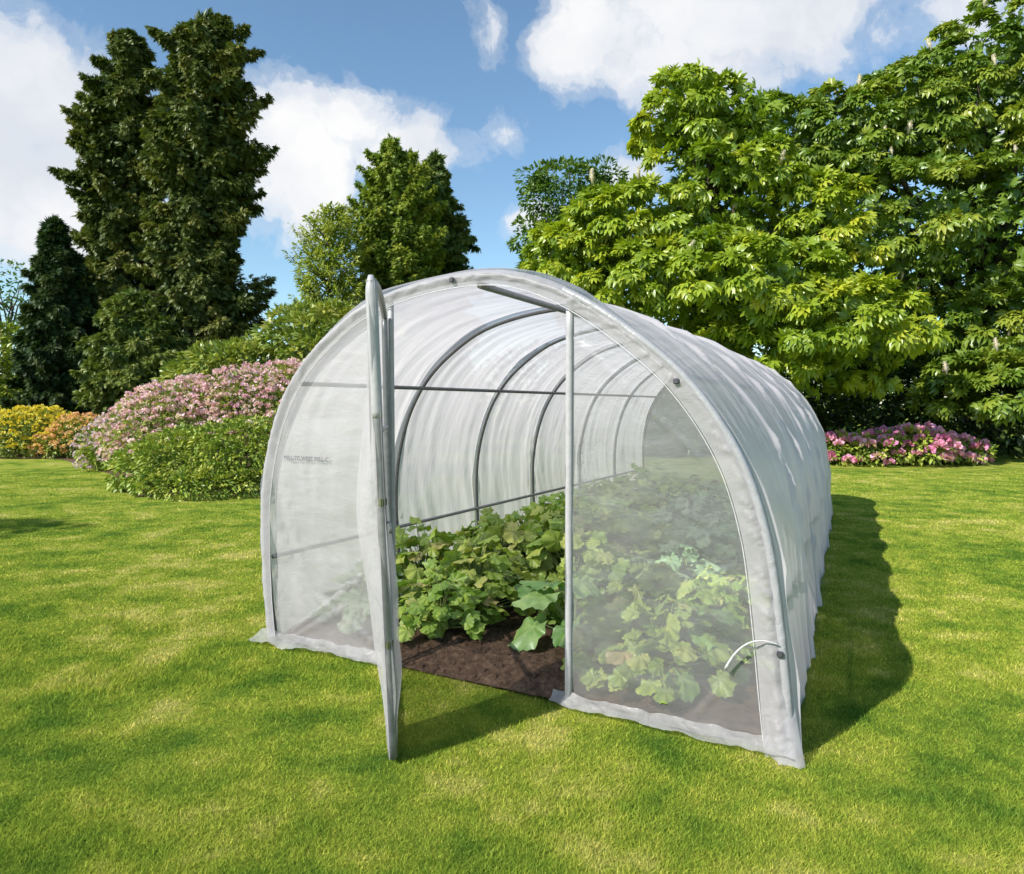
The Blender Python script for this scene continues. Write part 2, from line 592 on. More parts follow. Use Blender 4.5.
def conifer(name, label, base, prof, mat, nbr, per, size, group=None, droop=.25, upturn=.12, plume=.30, extra=None, r0=.4, tmpl=None,
            bark='bark_red', rough=.35, fill=3000, hang=.6, widen=1.1):
    """prof: (height, left radius, right radius) outline of the crown.  Boughs leave the stem all the way up,
    sag and turn up at the tip, and carry small sprays along their outer part."""
    tmpl = tmpl or FROND
    root = empty(name, base, label, 'tree', group)
    L = np.array(root.location)
    pr = np.array(prof, float)
    pr[:, 1:] *= widen
    H0, H1 = pr[0, 0], pr[-1, 0]
    wts = np.linspace(H0, H1, 400)
    wr = (np.interp(wts, pr[:, 0], pr[:, 1]) + np.interp(wts, pr[:, 0], pr[:, 2])) + .5
    cdf = np.cumsum(wr); cdf /= cdf[-1]
    hh = np.interp((np.arange(nbr) + rng.random(nbr)) / nbr, cdf, wts)
    az = np.arange(nbr) * 2.39996 + rng.normal(size=nbr) * .5
    lr = np.interp(hh, pr[:, 0], pr[:, 1]); rr = np.interp(hh, pr[:, 0], pr[:, 2])
    cx = (rr - lr) / 2; rx = (rr + lr) / 2; ry = np.maximum(rx * .85, .2)
    big_ = 1 - rough * np.clip(vnoise(az * 1.4 + 7, hh * .55, 5) * 1.6 - .3, 0, 1)
    ln = big_ * (.70 + .36 * rng.random(nbr) ** .7)
    ends = np.stack([cx + rx * np.cos(az) * ln, ry * np.sin(az) * ln, hh], 1)
    if extra is not None:
        ends = np.vstack([ends, np.array(extra) - L]); hh = np.concatenate([hh, np.array(extra)[:, 2] - L[2]]); nbr = len(ends)
        cx = np.interp(hh, pr[:, 0], (pr[:, 2] - pr[:, 1]) / 2)
    rl = np.linalg.norm(ends[:, :2] - np.stack([cx, 0 * cx], 1), axis=1)
    start = np.stack([cx * .9, 0 * cx, hh + rl * (droop - .05)], 1)
    start[:, 2] = np.minimum(start[:, 2], H1 * .985)
    tt = np.sqrt(rng.random((nbr, per)) * .9 + .1)            # more sprays towards the tips
    dirv = ends - start
    P = start[:, None] + dirv[:, None] * tt[..., None]
    P[..., 2] += (-.30 * droop * np.sin(tt * math.pi) + upturn * tt ** 4) * rl[:, None]
    wid = np.minimum(plume * (.35 + rl * .22), .85)[:, None] * (1.18 - tt ** 3) * (.4 + .6 * rng.random((nbr, 1)))
    nrm = rng.normal(size=P.shape)
    P += nrm * wid[..., None] * np.array([.62, .62, .34])
    P[..., 2] -= np.abs(nrm[..., 0]) * wid * .25 * hang
    D = np.repeat(unit(dirv * np.array([1, 1, .4]))[:, None], per, 1)
    xa = unit(D * 1.1 + nrm * .75 - np.array([0, 0, hang * .6]))
    za = unit(np.array([0, 0, .9]) + D * .5 + rng.normal(size=P.shape) * .5)
    sc = (size * (1.15 - .4 * tt) * (.65 + .6 * rng.random(tt.shape))).ravel()
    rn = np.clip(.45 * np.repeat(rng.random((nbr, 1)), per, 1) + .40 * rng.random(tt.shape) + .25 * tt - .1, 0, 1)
    V, Fc = place(tmpl[0], tmpl[1], P.reshape(-1, 3), xa.reshape(-1, 3), za.reshape(-1, 3), sc)
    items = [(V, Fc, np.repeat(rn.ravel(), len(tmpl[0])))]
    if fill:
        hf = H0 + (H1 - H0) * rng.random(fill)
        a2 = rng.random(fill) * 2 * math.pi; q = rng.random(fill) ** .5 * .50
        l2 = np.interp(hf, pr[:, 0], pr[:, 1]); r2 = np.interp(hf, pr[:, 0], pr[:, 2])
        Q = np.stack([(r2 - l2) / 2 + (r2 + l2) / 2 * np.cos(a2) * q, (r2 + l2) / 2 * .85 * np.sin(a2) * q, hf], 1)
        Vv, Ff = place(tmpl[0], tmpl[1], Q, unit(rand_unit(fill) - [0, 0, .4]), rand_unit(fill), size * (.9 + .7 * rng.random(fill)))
        items.append((Vv, Ff, np.repeat(rng.random(fill) * .3, len(tmpl[0]))))  # core sprays keep to the dark tones, shade inside the crown painted in
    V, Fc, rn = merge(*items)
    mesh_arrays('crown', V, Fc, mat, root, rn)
    k = np.linspace(0, 1, 14)[:, None]
    tp = H1 * .985
    cc = np.interp(k[:, 0] * tp, pr[:, 0], (pr[:, 2] - pr[:, 1]) / 2)
    pts = np.stack([cc * (k[:, 0] > .02), 0 * cc, k[:, 0] * tp], 1)
    tv = tube(pts, r0 * (1.0 - k[:, 0]) + .015, 9)
    mesh_arrays('trunk', tv[0], tv[1], M[bark], root, smooth=True)
    for q in rng.choice(nbr, min(70, nbr), replace=False):
        t_ = np.linspace(0, .92, 7)
        bp = start[q] + (ends[q] - start[q]) * t_[:, None]
        bp[:, 2] += (-.30 * droop * np.sin(t_ * math.pi) + upturn * t_ ** 4) * rl[q]
        bv = tube(bp, (.02 + .012 * rl[q]) * (1.15 - t_), 5)
        mesh_arrays('limb', bv[0], bv[1], M[bark], root, smooth=True)
    return root


# =================================================================== ground
def grass_nodes(t, tc_out):
    n1 = t.n('ShaderNodeTexNoise', i_Scale=.55, i_Detail=5.0, i_Roughness=.6); t.l(tc_out, n1.inputs['Vector'])
    n2 = t.n('ShaderNodeTexNoise', i_Scale=2.6, i_Detail=6.0, i_Roughness=.65); t.l(tc_out, n2.inputs['Vector'])
    s = t.math('MULTIPLY_ADD', n2.outputs['Fac'], .6, t.math('MULTIPLY', n1.outputs['Fac'], .4))
    return t.ramp(s, [(.39, (.115, .205, .032)), (.46, (.225, .305, .044)), (.53, (.33, .375, .06)), (.61, (.51, .48, .15))])


m, t, out = new_mat('lawn_turf')
tc = t.n('ShaderNodeTexCoord')
col = grass_nodes(t, tc.outputs['Object'])
n3 = t.n('ShaderNodeTexNoise', i_Scale=45.0, i_Detail=6.0, i_Roughness=.75); t.l(tc.outputs['Object'], n3.inputs['Vector'])
col = t.mixc(.55, col, t.ramp(n3.outputs['Fac'], [(.3, (.35, .4, .3)), (.7, (1.45, 1.4, 1.3))]), 'MULTIPLY')
p = t.n('ShaderNodeBsdfDiffuse')
t.l(col, p.inputs['Color'])
b = t.n('ShaderNodeBump', i_Strength=.9, i_Distance=.04)
t.l(n3.outputs['Fac'], b.inputs['Height']); t.l(b.outputs[0], p.inputs['Normal'])
t.l(p.outputs[0], out.inputs[0])
M['lawn'] = m

m, t, out = new_mat('grass_blades')
tc = t.n('ShaderNodeTexCoord')
col = grass_nodes(t, tc.outputs['Object'])
a = t.n('ShaderNodeAttribute', attribute_name='rnd')
col = t.mixc(1.0, col, t.ramp(a.outputs['Fac'], [(0, (.60, .75, .6)), (.5, (1.1, 1.15, 1.0)), (.88, (1.5, 1.45, 1.2)), (1, (2.2, 1.8, 2.2))]), 'MULTIPLY')
d = t.n('ShaderNodeBsdfDiffuse'); tr = t.n('ShaderNodeBsdfTranslucent')
t.l(col, d.inputs[0]); t.l(col, tr.inputs[0])
mx = t.n('ShaderNodeMixShader', i_0=.35)
t.l(d.outputs[0], mx.inputs[1]); t.l(tr.outputs[0], mx.inputs[2])
t.l(mx.outputs[0], out.inputs[0])
M['blade'] = m

m, t, out = new_mat('garden_soil')
tc = t.n('ShaderNodeTexCoord')
n1 = t.n('ShaderNodeTexNoise', i_Scale=22.0, i_Detail=8.0, i_Roughness=.7); t.l(tc.outputs['Object'], n1.inputs['Vector'])
p = t.n('ShaderNodeBsdfPrincipled', i_Roughness=.95)
t.l(t.ramp(n1.outputs['Fac'], [(.3, (.05, .027, .016)), (.52, (.18, .102, .06)), (.72, (.36, .23, .15))]), p.inputs['Base Color'])
n2 = t.n('ShaderNodeTexNoise', i_Scale=75.0, i_Detail=6.0, i_Roughness=.7); t.l(tc.outputs['Object'], n2.inputs['Vector'])
b = t.n('ShaderNodeBump', i_Strength=1.0, i_Distance=.06)
t.l(t.math('MULTIPLY_ADD', n2.outputs['Fac'], .6, n1.outputs['Fac']), b.inputs['Height']); t.l(b.outputs[0], p.inputs['Normal'])
t.l(p.outputs[0], out.inputs[0])
M['soil'] = m

g = np.concatenate([[-900, -300, -120], np.linspace(-60, 60, 61), [120, 300, 900]])
GX, GY = np.meshgrid(g, g, indexing='ij')
V = np.stack([GX, GY + 20, 0 * GX], -1).reshape(-1, 3)
o = mesh_arrays('lawn', V, grid_faces(len(g), len(g)), M['lawn'])
o['kind'] = 'structure'

# =================================================================== tunnel frame of reference
A = ground(272, 640); B = ground(797, 757)
U = (B - A) / np.linalg.norm(B - A)
AX = np.array([-U[1], U[0], 0])
if AX[1] < 0:
    AX = -AX
ROT = math.atan2(U[1], U[0])
LEN = 7.0
PTS = np.array([(0, 0), (-.04, .30), (-.06, .79), (-.01, 1.13), (.11, 1.44), (.30, 1.69), (.57, 1.89), (.80, 2.0), (1.13, 2.075),
                (1.48, 2.10), (1.72, 2.07), (1.96, 1.98), (2.24, 1.81), (2.54, 1.56), (2.76, 1.25), (2.88, .92), (2.94, .55), (2.975, .23), (3.0, 0)])
from mathutils import geometry as _g


def catmull(P, n):
    P = np.vstack([2 * P[0] - P[1], P, 2 * P[-1] - P[-2]])
    outp = []
    m_ = len(P) - 3
    for k in range(n):
        x = k / (n - 1) * m_
        i = min(int(x), m_ - 1); f = x - i
        p0, p1, p2, p3 = P[i:i + 4]
        outp.append(.5 * (2 * p1 + (p2 - p0) * f + (2 * p0 - 5 * p1 + 4 * p2 - p3) * f * f + (3 * p1 - p0 - 3 * p2 + p3) * f ** 3))
    return np.array(outp)


def resample(P, n):
    d = np.concatenate([[0], np.cumsum(np.linalg.norm(np.diff(P, axis=0), axis=1))])
    x = np.linspace(0, d[-1], n)
    return np.stack([np.interp(x, d, P[:, k]) for k in range(P.shape[1])], 1)


PROF = resample(catmull(PTS, 400), 181)
for _ in range(6):
    PROF[1:-1] = .25 * PROF[:-2] + .5 * PROF[1:-1] + .25 * PROF[2:]


def normals2(P):
    T = np.gradient(P, axis=0); T /= np.linalg.norm(T, axis=1, keepdims=True)
    return np.stack([-T[:, 1], T[:, 0]], 1)      # outward (left/up)


PN = normals2(PROF)


def sect(y, off=0.0, n=None):
    """hoop section (local x, y, z) at axial distance y, pushed out by off"""
    P = PROF + PN * off
    v = y / LEN
    sL, sR = .07 * v, 3 - .40 * v
    x = sL + P[:, 0] / 3 * (sR - sL)
    return np.stack([x, np.full(len(x), y), np.maximum(P[:, 1], 0)], 1)


def arch_z(s, off=0.0):
    P = PROF + PN * off
    i = int(np.argmax(P[:, 1]))
    if s < P[i, 0]:
        j = int(np.argmin(P[:i, 0]))
        seg = P[j:i + 1]
        return float(np.interp(s, seg[:, 0], seg[:, 1]))
    seg = P[i:]
    return float(np.interp(s, seg[:, 0], seg[:, 1]))


tun = empty('polytunnel', A, 'walk-in polytunnel of white translucent film over arched tubes, its front door standing open', 'polytunnel', rotz=ROT)


def part(name, V, Fc, mat, smooth=True, parent=tun, rnd=None):
    return mesh_arrays(name, V, Fc, mat, parent, rnd, smooth)


HOOPS = [0, 1.25, 2.4, 3.5, 4.7, 5.85, 7.0]
for k, y in enumerate(HOOPS):
    S = sect(y, -.028)
    v, f = tube(S, .0125 if k else .018, 8)
    part('hoop', v, f, M['steel'])


def wall_x(z, y, right=False, off=-.05):
    S = sect(y, off)
    i = int(np.argmax(S[:, 2]))
    seg = S[i:] if right else S[:i + 1]
    return float(np.interp(z, seg[::-1, 2], seg[::-1, 0])) if right else float(np.interp(z, seg[:, 2], seg[:, 0]))


ys = np.linspace(.02, LEN, 40)
for z, right in ((1.56, False), (.51, False), (1.56, True), (.51, True)):
    pts = np.array([[wall_x(z, y, right), y, z] for y in ys])
    v, f = tube(pts, .0135, 8)
    part('side_rail', v, f, M['steel'] if z > 1 else M['steel_light'])
pts = np.array([[1.48 * (1 - .09 * y / LEN), y, 2.035] for y in ys])
v, f = tube(pts, .019, 8)
part('ridge_pole', v, f, M['steel_light'])

# cover ------------------------------------------------------------------
yy = np.linspace(0, LEN, 240)
for h in HOOPS:
    yy = np.concatenate([yy, h + np.array([-.05, -.035, -.024, -.016, -.008, 0, .008, .016, .024, .035, .05])])
yy = np.unique(np.round(yy[(yy >= 0) & (yy <= LEN)], 4))
NT_ = len(PROF)
arc = np.linspace(0, 1, NT_)
V = np.zeros((NT_, len(yy), 3))
for j, y in enumerate(yy):
    h0 = max(h for h in HOOPS if h <= y + 1e-6)
    h1 = min([h for h in HOOPS if h > y + 1e-6] or [LEN + 1.15])
    fr = (y - h0) / (h1 - h0)
    sag = .030 * (1 - (2 * fr - 1) ** 2) ** .8
    e = min(fr, 1 - fr)
    ridge = .016 * math.exp(-((e * (h1 - h0)) / .020) ** 2)
    # folds that run with the hoops, slanting a little
    ph = arc * 2.3
    n1 = fbm(np.full(NT_, y * 7.0) + ph * 1.6, arc * 3.2 + 3, 5, 3) - .5
    n2 = fbm(np.full(NT_, y * 2.2) - ph * 3, arc * 9 + 30, 9, 3) - .5
    n4 = (1 - np.abs(2 * vnoise(np.full(NT_, y * 13.0) + ph * 4.5 + 2 * np.sin(arc * 8), arc * 4 + 50, 17) - 1)) ** 3 - .3
    n4 = n4 * (.35 + np.exp(-e / .25))
    foot = np.exp(-(np.minimum(arc, 1 - arc) / .055) ** 2)
    n3 = np.sin(y * 17 + 2.5 * np.sin(y * 5.3) + arc * 9) * foot
    off = -sag * (1 - foot * .6) + ridge + (.024 * n1 + .018 * n4) * (1.0 - .45 * foot) + .016 * n2 * (1 - .6 * foot) + .006 * n3
    S = sect(y)
    N3 = np.stack([PN[:, 0], 0 * arc, PN[:, 1]], 1)
    V[:, j] = S + N3 * off[:, None]
    V[:, j, 2] = np.maximum(V[:, j, 2], .004)
    # bottom edge is ragged
    V[0, j, 2] = .004 + .03 * vnoise(np.array([y * 5]), np.array([1.]), 2)[0]
    V[-1, j, 2] = .002 + .006 * vnoise(np.array([y * 2]), np.array([9.]), 2)[0]
part('cover', V.reshape(-1, 3), grid_faces(NT_, len(yy)), M['cover'])

# rear end panel
nz_, nx_ = 30, 40
S = sect(LEN, -.01)
xs = np.linspace(S[:, 0].min() + .02, S[:, 0].max() - .02, nx_)
i = int(np.argmax(S[:, 2]))
V = np.zeros((nx_, nz_, 3))
for a_, x in enumerate(xs):
    l = S[int(np.argmin(S[:i, 0])):i + 1]; r = S[i:]
    zt = np.interp(x, l[:, 0], l[:, 2]) if x < S[i, 0] else np.interp(x, r[:, 0], r[:, 2])
    zz = np.linspace(.01, zt, nz_)
    V[a_] = np.stack([np.full(nz_, x), LEN + .02 * (fbm(zz * 2 + x * 3, zz * 0 + x * 4, 4) - .5), zz], 1)
part('rear_panel', V.reshape(-1, 3), grid_faces(nx_, nz_), M['rear'])

# front band: film turned round the front hoop and gathered against the end wall --------------
nb = 9
nt = 720
P = resample(PROF, nt); N2 = normals2(P)
ar = np.linspace(0, 1, nt)
V = np.zeros((nt, nb, 3))
lenp = np.linalg.norm(np.diff(P, axis=0), axis=1).sum()
wid = .092 + .018 * np.sin(ar * 9) + .02 * np.exp(-((1 - ar) / .12) ** 2) - .02 * np.exp(-(ar / .2) ** 2)
gath = np.sin(ar * lenp * 52 + 3 * np.sin(ar * 37) + 2 * np.sin(ar * 91))
gath2 = fbm(ar * lenp * 11, ar * 0, 3, 3) - .5
for j in range(nb):
    q = j / (nb - 1)
    # rolls over the hoop first, then lies flat on the end wall
    inw = wid * q
    yoff = -.046 * math.sin(min(1, q * 2.2) * math.pi / 2) + .022 * max(0, q - .45)
    cre = (1 - np.abs(2 * vnoise(ar * lenp * 13 + q * 2.2, ar * 0 + q * 1.3, 41) - 1)) ** 4
    wr = (.0008 * gath - .012 * cre + .006 * gath2) * math.sin(min(q * 1.15, 1) * math.pi) * (.5 + ar)
    Q = P - N2 * (inw - .006)[:, None]
    ft_ = np.clip(1 - P[:, 1] / .32, 0, 1) ** 1.6
    yoff = yoff - ft_ * (.075 * (1 - .6 * q) + .016 * np.sin(q * 13 + 4 * P[:, 1])) * (ar > .5)
    Q = Q + np.array([1.0, 0]) * (ft_ * (ar > .5) * .035 * (1 - q))[:, None]
    V[:, j] = np.stack([Q[:, 0], yoff + wr, np.maximum(Q[:, 1], .004)], 1)
part('edge_band', V.reshape(-1, 3), grid_faces(nt, nb), M['band'])
Q = P - N2 * wid[:, None]
v, f = tube(np.stack([Q[:, 0], np.full(nt, -.036) + .006 * gath2, np.maximum(Q[:, 1], .006)], 1)[4:-4], .0024, 6)
part('seam_cord', v, f, M['cord'])
# sleeve where the front hoop shows grey through the film
sel = slice(int(nt * .60), int(nt * .985))
Q = P + N2 * -.012
v, f = tube(np.stack([Q[:, 0], np.full(nt, -.030), Q[:, 1]], 1)[sel], .019, 8)
part('hoop_sleeve', v, f, M['sleeve'])

S_H, S_P = .94, 1.985          # hinge post and lock post


def front_panel(name, s0, s1, mat, seed, nx=70, nz=90, folds=()):
    V = np.zeros((nx, nz, 3))
    for a_, s in enumerate(np.linspace(s0, s1, nx)):
        zt = arch_z(s, -.055)
        zz = np.linspace(.012, zt, nz)
        e = min(s - s0, s1 - s)
        y = -.004 + .035 * (fbm(np.full(nz, s * 1.6) + zz * .5, zz * 3.4, seed, 4) - .5)
        y += .025 * (fbm(np.full(nz, s * 5.0) + zz * 3.0, zz * 2 + 4, seed + 3, 3) - .5) * np.exp(-zz / .5)
        for (sa, za, sb, zb, amp, wd) in folds:
            dx, dz = sb - sa, zb - za
            tt = np.clip(((s - sa) * dx + (zz - za) * dz) / (dx * dx + dz * dz), 0, 1)
            dist = np.hypot(s - sa - tt * dx, zz - za - tt * dz)
            y -= amp * np.exp(-(dist / wd) ** 2)
        V[a_] = np.stack([np.full(nz, s), y, zz], 1)
    return part(name, V.reshape(-1, 3), grid_faces(nx, nz), mat)


PL = PROF - PN * .06
sl0 = .05
sl1 = 2.925
pl = front_panel('end_panel', sl0, S_H, M['panel_milky'], 21,
                 folds=[(.18, .08, .92, .62, .016, .008), (.35, .32, .92, .06, .014, .008), (.1, .0, .6, .28, .014, .009), (.05, .5, .9, .56, .005, .006)])
pr_ = front_panel('end_panel', S_P, sl1, M['panel'], 33, folds=[(2.6, .1, 2.95, .6, .008, .010), (2.0, .02, 2.35, .2, .006, .008), (2.0, 1.75, 2.6, 1.2, .006, .008)])

# posts
for s, rr_ in ((S_H, .016), (S_P, .019)):
    zt = arch_z(s, -.03)
    v, f = tube(np.array([[s, -.008, z] for z in np.linspace(.0, zt, 14)]), rr_, 10)
    part('door_post', v, f, M['post'])

# skirts lying on the grass
def skirt(s0, s1, w0, w1, seed, lift=.02):
    n = 120; k = 7
    V = np.zeros((n, k, 3))
    for a_, s in enumerate(np.linspace(s0, s1, n)):
        q = (s - s0) / (s1 - s0)
        w_ = (w0 + (w1 - w0) * q) * (.75 + .5 * vnoise(np.array([s * 6]), np.array([seed + .5]), seed)[0])
        for j in range(k):
            r_ = j / (k - 1)
            z = .035 * (1 - r_) ** 2 + .026 + lift * (fbm(np.array([s * 9]), np.array([r_ * 2.]), seed)[0] - .3) * 1.2
            V[a_, j] = (s, -.01 - w_ * r_, max(z, .02))
    part('ground_skirt', V.reshape(-1, 3), grid_faces(n, k), M['skirt'])


skirt(-.06, S_H - .02, .13, .07, 3, .05)
skirt(S_P - .08, 3.0, .05, .10, 5, .03)

# clamps, strap
def block(c, sx, sy, sz, bev=.004):
    import bmesh
    bm = bmesh.new()
    bmesh.ops.create_cube(bm, size=1)
    for v_ in bm.verts:
        v_.co = Vector((v_.co.x * sx + c[0], v_.co.y * sy + c[1], v_.co.z * sz + c[2]))
    bmesh.ops.bevel(bm, geom=bm.edges[:], offset=bev, segments=2, affect='EDGES')
    return bm


def part_bm(name, bm, mat, parent=tun):
    me = bpy.data.meshes.new(name)
    bm.to_mesh(me); bm.free()
    me.materials.append(mat)
    o_ = bpy.data.objects.new(name, me); COL.objects.link(o_); o_.parent = parent
    return o_


for (s, z) in ((1.36, 2.06), (2.50, 1.535), (2.935, .43)):
    part_bm('hoop_clamp', block((s, -.054, z), .026, .018, .024), M['clip'])
kk = np.linspace(0, 1, 20)
p0, p1, p2 = np.array([2.93, -.06, .47]), np.array([2.80, -.09, .52]), np.array([2.72, -.05, .33])
pts = (1 - kk)[:, None] ** 2 * p0 + 2 * ((1 - kk) * kk)[:, None] * p1 + (kk ** 2)[:, None] * p2
v, f = tube(pts, .0028 + .0045 * kk ** 2, 6)
part('tie_strap', v, f, M['cord'])

# faint printed line on the left end panel
for txt, s, w_ in (('BELL-TC WEST BELL-C', .155, .35), ('TC', .80, .06)):
    cu = bpy.data.curves.new('printed_text', 'FONT')
    cu.body = txt
    cu.size = .034
    cu.offset = .0012
    to = bpy.data.objects.new('tmp_text', cu); COL.objects.link(to)
    me = bpy.data.meshes.new_from_object(to.evaluated_get(bpy.context.evaluated_depsgraph_get()))
    bpy.data.objects.remove(to)
    co = np.empty(len(me.vertices) * 3, dtype=np.float32); me.vertices.foreach_get('co', co)
    co = co.reshape(-1, 3)
    wdt = co[:, 0].max()
    nv = np.stack([s + co[:, 0] * w_ / wdt, np.full(len(co), -.030), 1.115 + co[:, 1] * .95], 1)
    me.vertices.foreach_set('co', nv.astype(np.float32).ravel())
    me.materials.append(M['ink'])
    me.name = 'printed_text'
    to = bpy.data.objects.new('printed_text', me); COL.objects.link(to); to.parent = tun

# --------------------------------------------------------------- the open door
RM = np.array([[math.cos(ROT), -math.sin(ROT)], [math.sin(ROT), math.cos(ROT)]])


def loc(Pw):
    Pw = np.asarray(Pw, float)
    q = (Pw[..., :2] - A[:2]) @ RM
    return np.concatenate([q, Pw[..., 2:3]], -1)


door = bpy.data.objects.new('door', None)
COL.objects.link(door); door.parent = tun; door.location = (S_H, -.03, 0)
DO = np.array([S_H, -.03, 0])
fb = loc(at(393, 762, 2.76)); ft = loc(at(371, 281, 2.74))
fb[2] = .03
hb = np.array([S_H + .02, -.05, .03]); ht = np.array([S_H - .01, -.05, arch_z(S_H, -.13)])
hinge = hb + (ht - hb) * np.linspace(0, 1, 30)[:, None]
free = fb + (ft - fb) * np.linspace(0, 1, 30)[:, None]
kk = np.linspace(0, 1, 30)[:, None]
topc = ht + (ft - ht) * kk + np.array([0, 0, .05]) * np.sin(kk * math.pi)
botc = hb + (fb - hb) * kk
side = np.cross(unit(fb - hb), [0, 0, 1.0])         # which way is screen-left
if (RM @ side[:2])[0] > 0:
    side = -side
for nm, pts, rr_ in (('frame_tube', hinge, .016), ('frame_tube', free, .019), ('frame_tube', topc, .016), ('frame_tube', botc, .014)):
    v, f = tube(pts - DO, rr_, 8)
    part(nm, v, f, M['steel_light'], parent=door)
for h_ in (.36, .70):
    a_ = hinge[int(h_ * 29)]; b_ = free[int(h_ * 29)]
    v, f = tube((a_ + (b_ - a_) * kk) - DO, .012, 8)
    part('frame_tube', v, f, M['steel_light'], parent=door)
na, nbz = 50, 90
V = np.zeros((na, nbz, 3))
for a_ in range(na):
    q = a_ / (na - 1)
    bt = hb + (fb - hb) * q; tp = ht + (ft - ht) * q + np.array([0, 0, .05]) * math.sin(q * math.pi)
    zz = np.linspace(0, 1, nbz)[:, None]
    bul = (.035 * np.sin(zz * math.pi) * math.sin(q * math.pi) + .03 * (fbm(zz * 3 + q * 2, zz * 0 + q * 4, 8) - .5))
    V[a_] = bt + (tp - bt) * zz + side * (bul + .022)
part('door_film', V.reshape(-1, 3) - DO, grid_faces(na, nbz), M['panel_milky'], parent=door)
# loose film hanging off the closing edge: bulges out sideways, tapers to a tip at the ground
def flap(name, wfun, sgn, back, mat, seed):
    n, k = 100, 14
    V = np.zeros((n, k, 3))
    fwd = unit(fb - hb)
    for a_ in range(n):
        q = a_ / (n - 1)
        c = fb + (ft - fb) * q
        w_ = wfun(q)
        for j in range(k):
            r_ = j / (k - 1)
            wob = .012 * math.sin(r_ * 9 + q * 7 + seed) * (1 - abs(2 * q - 1)) + .010 * math.sin(q * 23 + seed + r_ * 3)
            V[a_, j] = c + side * sgn * (.012 + w_ * math.sin(r_ * math.pi / 2)) + fwd * (.022 - back * r_ ** 1.5 + wob)
    part(name, V.reshape(-1, 3) - DO, grid_faces(n, k), mat, parent=door)


flap('edge_flap', lambda q: .012 + .085 * math.exp(-((q - .50) / .23) ** 2) + .02 * math.exp(-((q - .2) / .12) ** 2), 1, .30, M['band'], 0)
flap('edge_flap', lambda q: .008 + .030 * math.exp(-((q - .30) / .16) ** 2) + .022 * math.exp(-((q - .13) / .06) ** 2), -1, .35, M['band'], 4)
# pale wrap round the top of the closing edge
v, f = tube((fb + (ft - fb) * np.linspace(.72, 1.012, 24)[:, None]) - DO, np.concatenate([np.linspace(.020, .024, 20), [.024, .022, .018, .010]]), 12)
part('top_sleeve', v, f, M['post'], parent=door)
for q, mt in ((.545, 'clipgreen'), (.245, 'clipgreen'), (.87, 'clip')):
    c = fb + (ft - fb) * q - DO
    part_bm('frame_clip', block(tuple(c), .036 if mt != 'clip' else .03, .036 if mt != 'clip' else .03, .034), M[mt], parent=door)
# latch hook
c = fb + (ft - fb) * .50 - DO
v, f = tube(np.array([c + side * -.01, c - side * .03 + [0, 0, .005], c - side * .038 + [0, 0, -.02], c - side * .03 + [0, 0, -.04]]), .006, 6)
part('latch_hook', v, f, M['steel_light'], parent=door)

# =================================================================== soil + plants
n1_, n2_ = 260, 360
xs = np.linspace(.04, 2.96, n1_); ysoil = np.concatenate([np.linspace(-.005, 1.8, 220, endpoint=False), np.linspace(1.8, LEN, 140)])
V = np.zeros((n1_, n2_, 3))
for j, y in enumerate(ysoil):
    v_ = y / LEN; sL, sR = .07 * v_, 3 - .40 * v_
    x = sL + xs / 3 * (sR - sL)
    zz = .012 + .035 * fbm(x * 9, np.full(n1_, y * 9), 6, 4) + .035 * fbm(x * 28, np.full(n1_, y * 28), 16, 3) ** 2 + .05 * fbm(x * 1.7, np.full(n1_, y * 1.7), 8, 2)
    zz *= min(1, .25 + y * 3)
    V[:, j] = np.stack([x, np.full(n1_, y), zz], 1)
Vw = V.reshape(-1, 3).copy()
xy = Vw[:, :2] @ RM.T + A[:2]
Vw[:, :2] = xy
o = mesh_arrays('soil_bed', Vw, grid_faces(n1_, n2_), M['soil'], smooth=True)
o['kind'] = 'structure'


nc = 2600
cs = np.concatenate([.85 + 1.25 * rng.random(1500), .1 + 2.7 * rng.random(1100)])
cyy = np.concatenate([.02 + 1.5 * rng.random(1500) ** 1.2, .05 + 6 * rng.random(1100)])
dd = unit(np.array([[1, 0, 0], [-1, 0, 0], [0, 1, 0], [0, -1, 0], [0, 0, 1], [0, 0, -1]], float))
octf = np.array([[0, 2, 4], [2, 1, 4], [1, 3, 4], [3, 0, 4], [2, 0, 5], [1, 2, 5], [3, 1, 5], [0, 3, 5]])
csz = .005 + .024 * rng.random(nc) ** 2.5
cv = dd[None] * csz[:, None, None] * (.6 + .8 * rng.random((nc, 6, 1))) * np.array([1, 1, .75])
cxv = .07 * cyy / LEN + cs / 3 * (3 - .47 * cyy / LEN)
cw = np.stack([cxv, cyy], 1) @ RM.T + A[:2]
cz = .022 + .018 * fbm(cxv * 9, cyy * 9, 6, 4) + .05 * fbm(cxv * 1.7, cyy * 1.7, 8, 2)
cz = cz * np.minimum(1, .25 + cyy * 3)
cv = cv + np.concatenate([cw, cz[:, None]], 1)[:, None]
o = mesh_arrays('soil_clods', cv.reshape(-1, 3), (octf[None] + (np.arange(nc) * 6)[:, None, None]).reshape(-1, 3), M['soil'])
o['kind'] = 'stuff'
o['label'] = 'loose brown crumbs of earth on the soil inside the tunnel'


